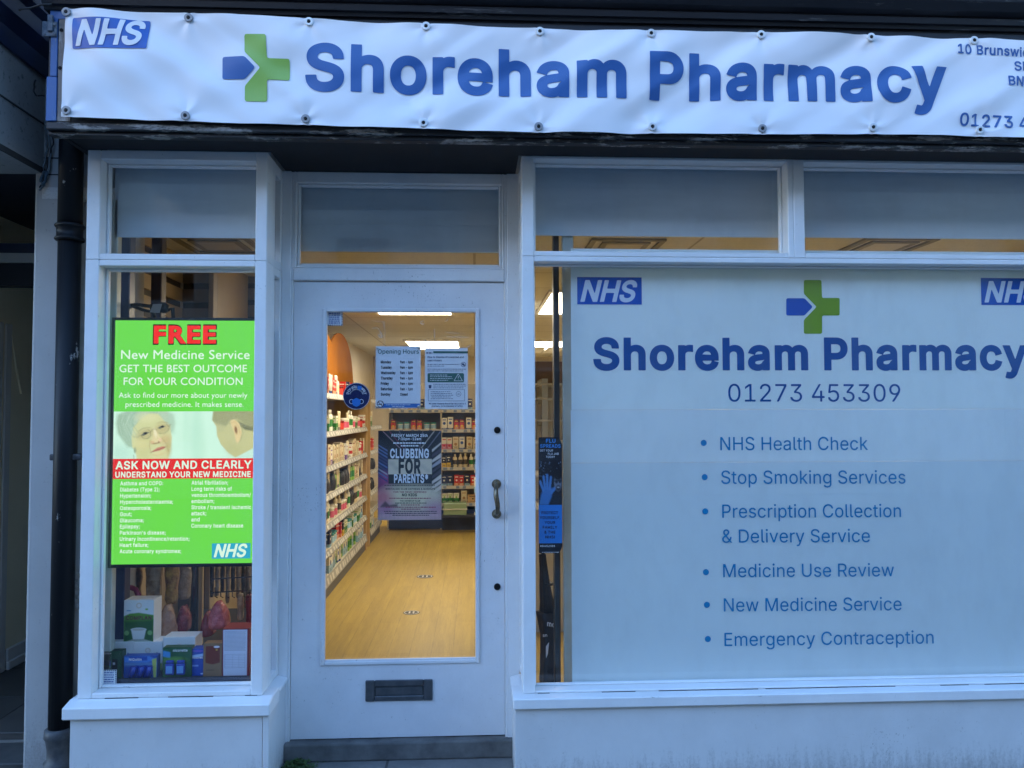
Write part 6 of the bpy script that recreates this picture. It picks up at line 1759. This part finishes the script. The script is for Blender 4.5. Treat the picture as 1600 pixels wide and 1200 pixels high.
# (stands on a low ledge in front of the unit)
x0, x1 = PX(693, YR - .12, 800), PX(729, YR - .12, 800); z0, z1 = PZ(804, YR - .12, 710), PZ(785, YR - .12, 710)
g = G(); g.box(x0, x1, YR - .2, YR - .01, z0, z1, .01, 2); g.build('tub_body', mat('pale_green_plastic', (.28, .40, .25), .25), tb)
g = G(); g.box(x0 - .01, x1 + .01, YR - .215, YR - .006, (z0 + z1) / 2 - .008, (z0 + z1) / 2 + .008, .003); g.build('tub_rim', mat('white_plastic_rim', (.6, .62, .55), .3), tb)
g = G(); g.box(xm_ + .02, xr1 - .02, YR - .22, YR - .005, z0 - .025, z0 - .001, .003); g.box(xm_ + .02, xr1 - .02, YR - .02, YR - .006, FLOORZ, z0 - .0255); tag(g.build('shelf_ledge', mat('dark_ledge', (.03, .035, .05), .5)), 'dark low ledge under the green tub at the rear shelving', 'ledge')
# --- unit at the right edge of the door view
xq = PX(741.5, 5.4, 720)
e = empty('shelving_unit', (xq + .15, 5.6, FLOORZ), 'shelving unit end seen at the right edge of the door glass', 'shelving')
g = G(); g.box(xq + .02, xq + .4, 5.4, 5.42, FLOORZ + .1, 1.62); g.build('end_panel', mat('grey_cream_panel', (.4, .37, .3), .5), e)
g = G(); g.box(xq + .01, xq + .03, 5.38, 5.4, FLOORZ, FLOORZ + .22); g.build('foot', kickm, e)
for b in (672, 704, 735, 768, 800):
    z = PZ(b, 5.4, 740); g = G(); g.box(xq - .005, xq + .4, 5.38, 5.398, z - .03, z, .002); g.build('shelf', shelfm, e)
for k, (b, nm) in enumerate(((668, 'white carton with a red band'), (700, 'white bottle with a green label'), (731, 'white tub with a teal lid'), (764, 'pale blue nappy pack'), (797, 'green and white carton'))):
    kind, w_, d_ = protow[nm]; o = bpy.data.objects.new(kind, proto[nm]); COL.objects.link(o); o.location = (xq + .035, 5.34, PZ(b + 4, 5.4, 740) + .0006)
    g = G(); g.box(xq - .005, xq + .2, 5.29, 5.379, PZ(b + 4, 5.4, 740) - .012, PZ(b + 4, 5.4, 740), .001); t_ = tag(g.build('small_ledge', shelfm), ['top', 'second', 'third', 'fourth', 'bottom'][k] + ' narrow ledge of the shelving end at the right of the door view', 'ledge')
    tag(o, nm + ' on the ' + ['top', 'second', 'third', 'fourth', 'bottom'][k] + ' narrow ledge, right edge of door glass', kind)
# --- distancing stickers on the floor
for (a, b), lb in (((664, 901), 'farther round black and white floor sticker in the door aisle'), ((643, 957.5), 'nearer round black and white floor sticker in the door aisle')):
    x, y = PG(a, b, FLOORZ)
    e = empty('floor_sticker', (x, y, FLOORZ), lb, 'floor sticker', 'floor stickers in the aisle')
    r_ = abs(PG(a + 13, b, FLOORZ)[0] - x)
    g = G(); g.lathe([(r_, .0012), (r_, .002)], (x, y, FLOORZ), 28); g.build('disc', mat('black_floor_vinyl', (.03, .03, .03), .5), e)
    g = G(); 
    for k in range(28):
        t0, t1 = 2 * math.pi * k / 28, 2 * math.pi * (k + 1) / 28
        g.bm.faces.new([g.bm.verts.new(Vector((x + rr_ * math.cos(t), y + rr_ * math.sin(t), FLOORZ + .0032))) for rr_, t in ((r_ * .78, t0), (r_ * .88, t0), (r_ * .88, t1), (r_ * .78, t1))])
    for sg in (-1, 1):
        for (cx, cy, rx, ry) in ((.24, .14, .13, .3), (.24, -.34, .10, .13)):
            g.bm.faces.new([g.bm.verts.new(Vector((x + r_ * (sg * cx + rx * math.cos(2 * math.pi * k / 12)), y + r_ * (cy + ry * math.sin(2 * math.pi * k / 12)), FLOORZ + .0034))) for k in range(12)])
    g.build('footprint_mark', mat('white_floor_vinyl', (.7, .7, .68), .5), e)

# ------------------------------------------------------------------ tidy
bpy.data.objects.remove(_to)
bpy.data.curves.remove(_tc)
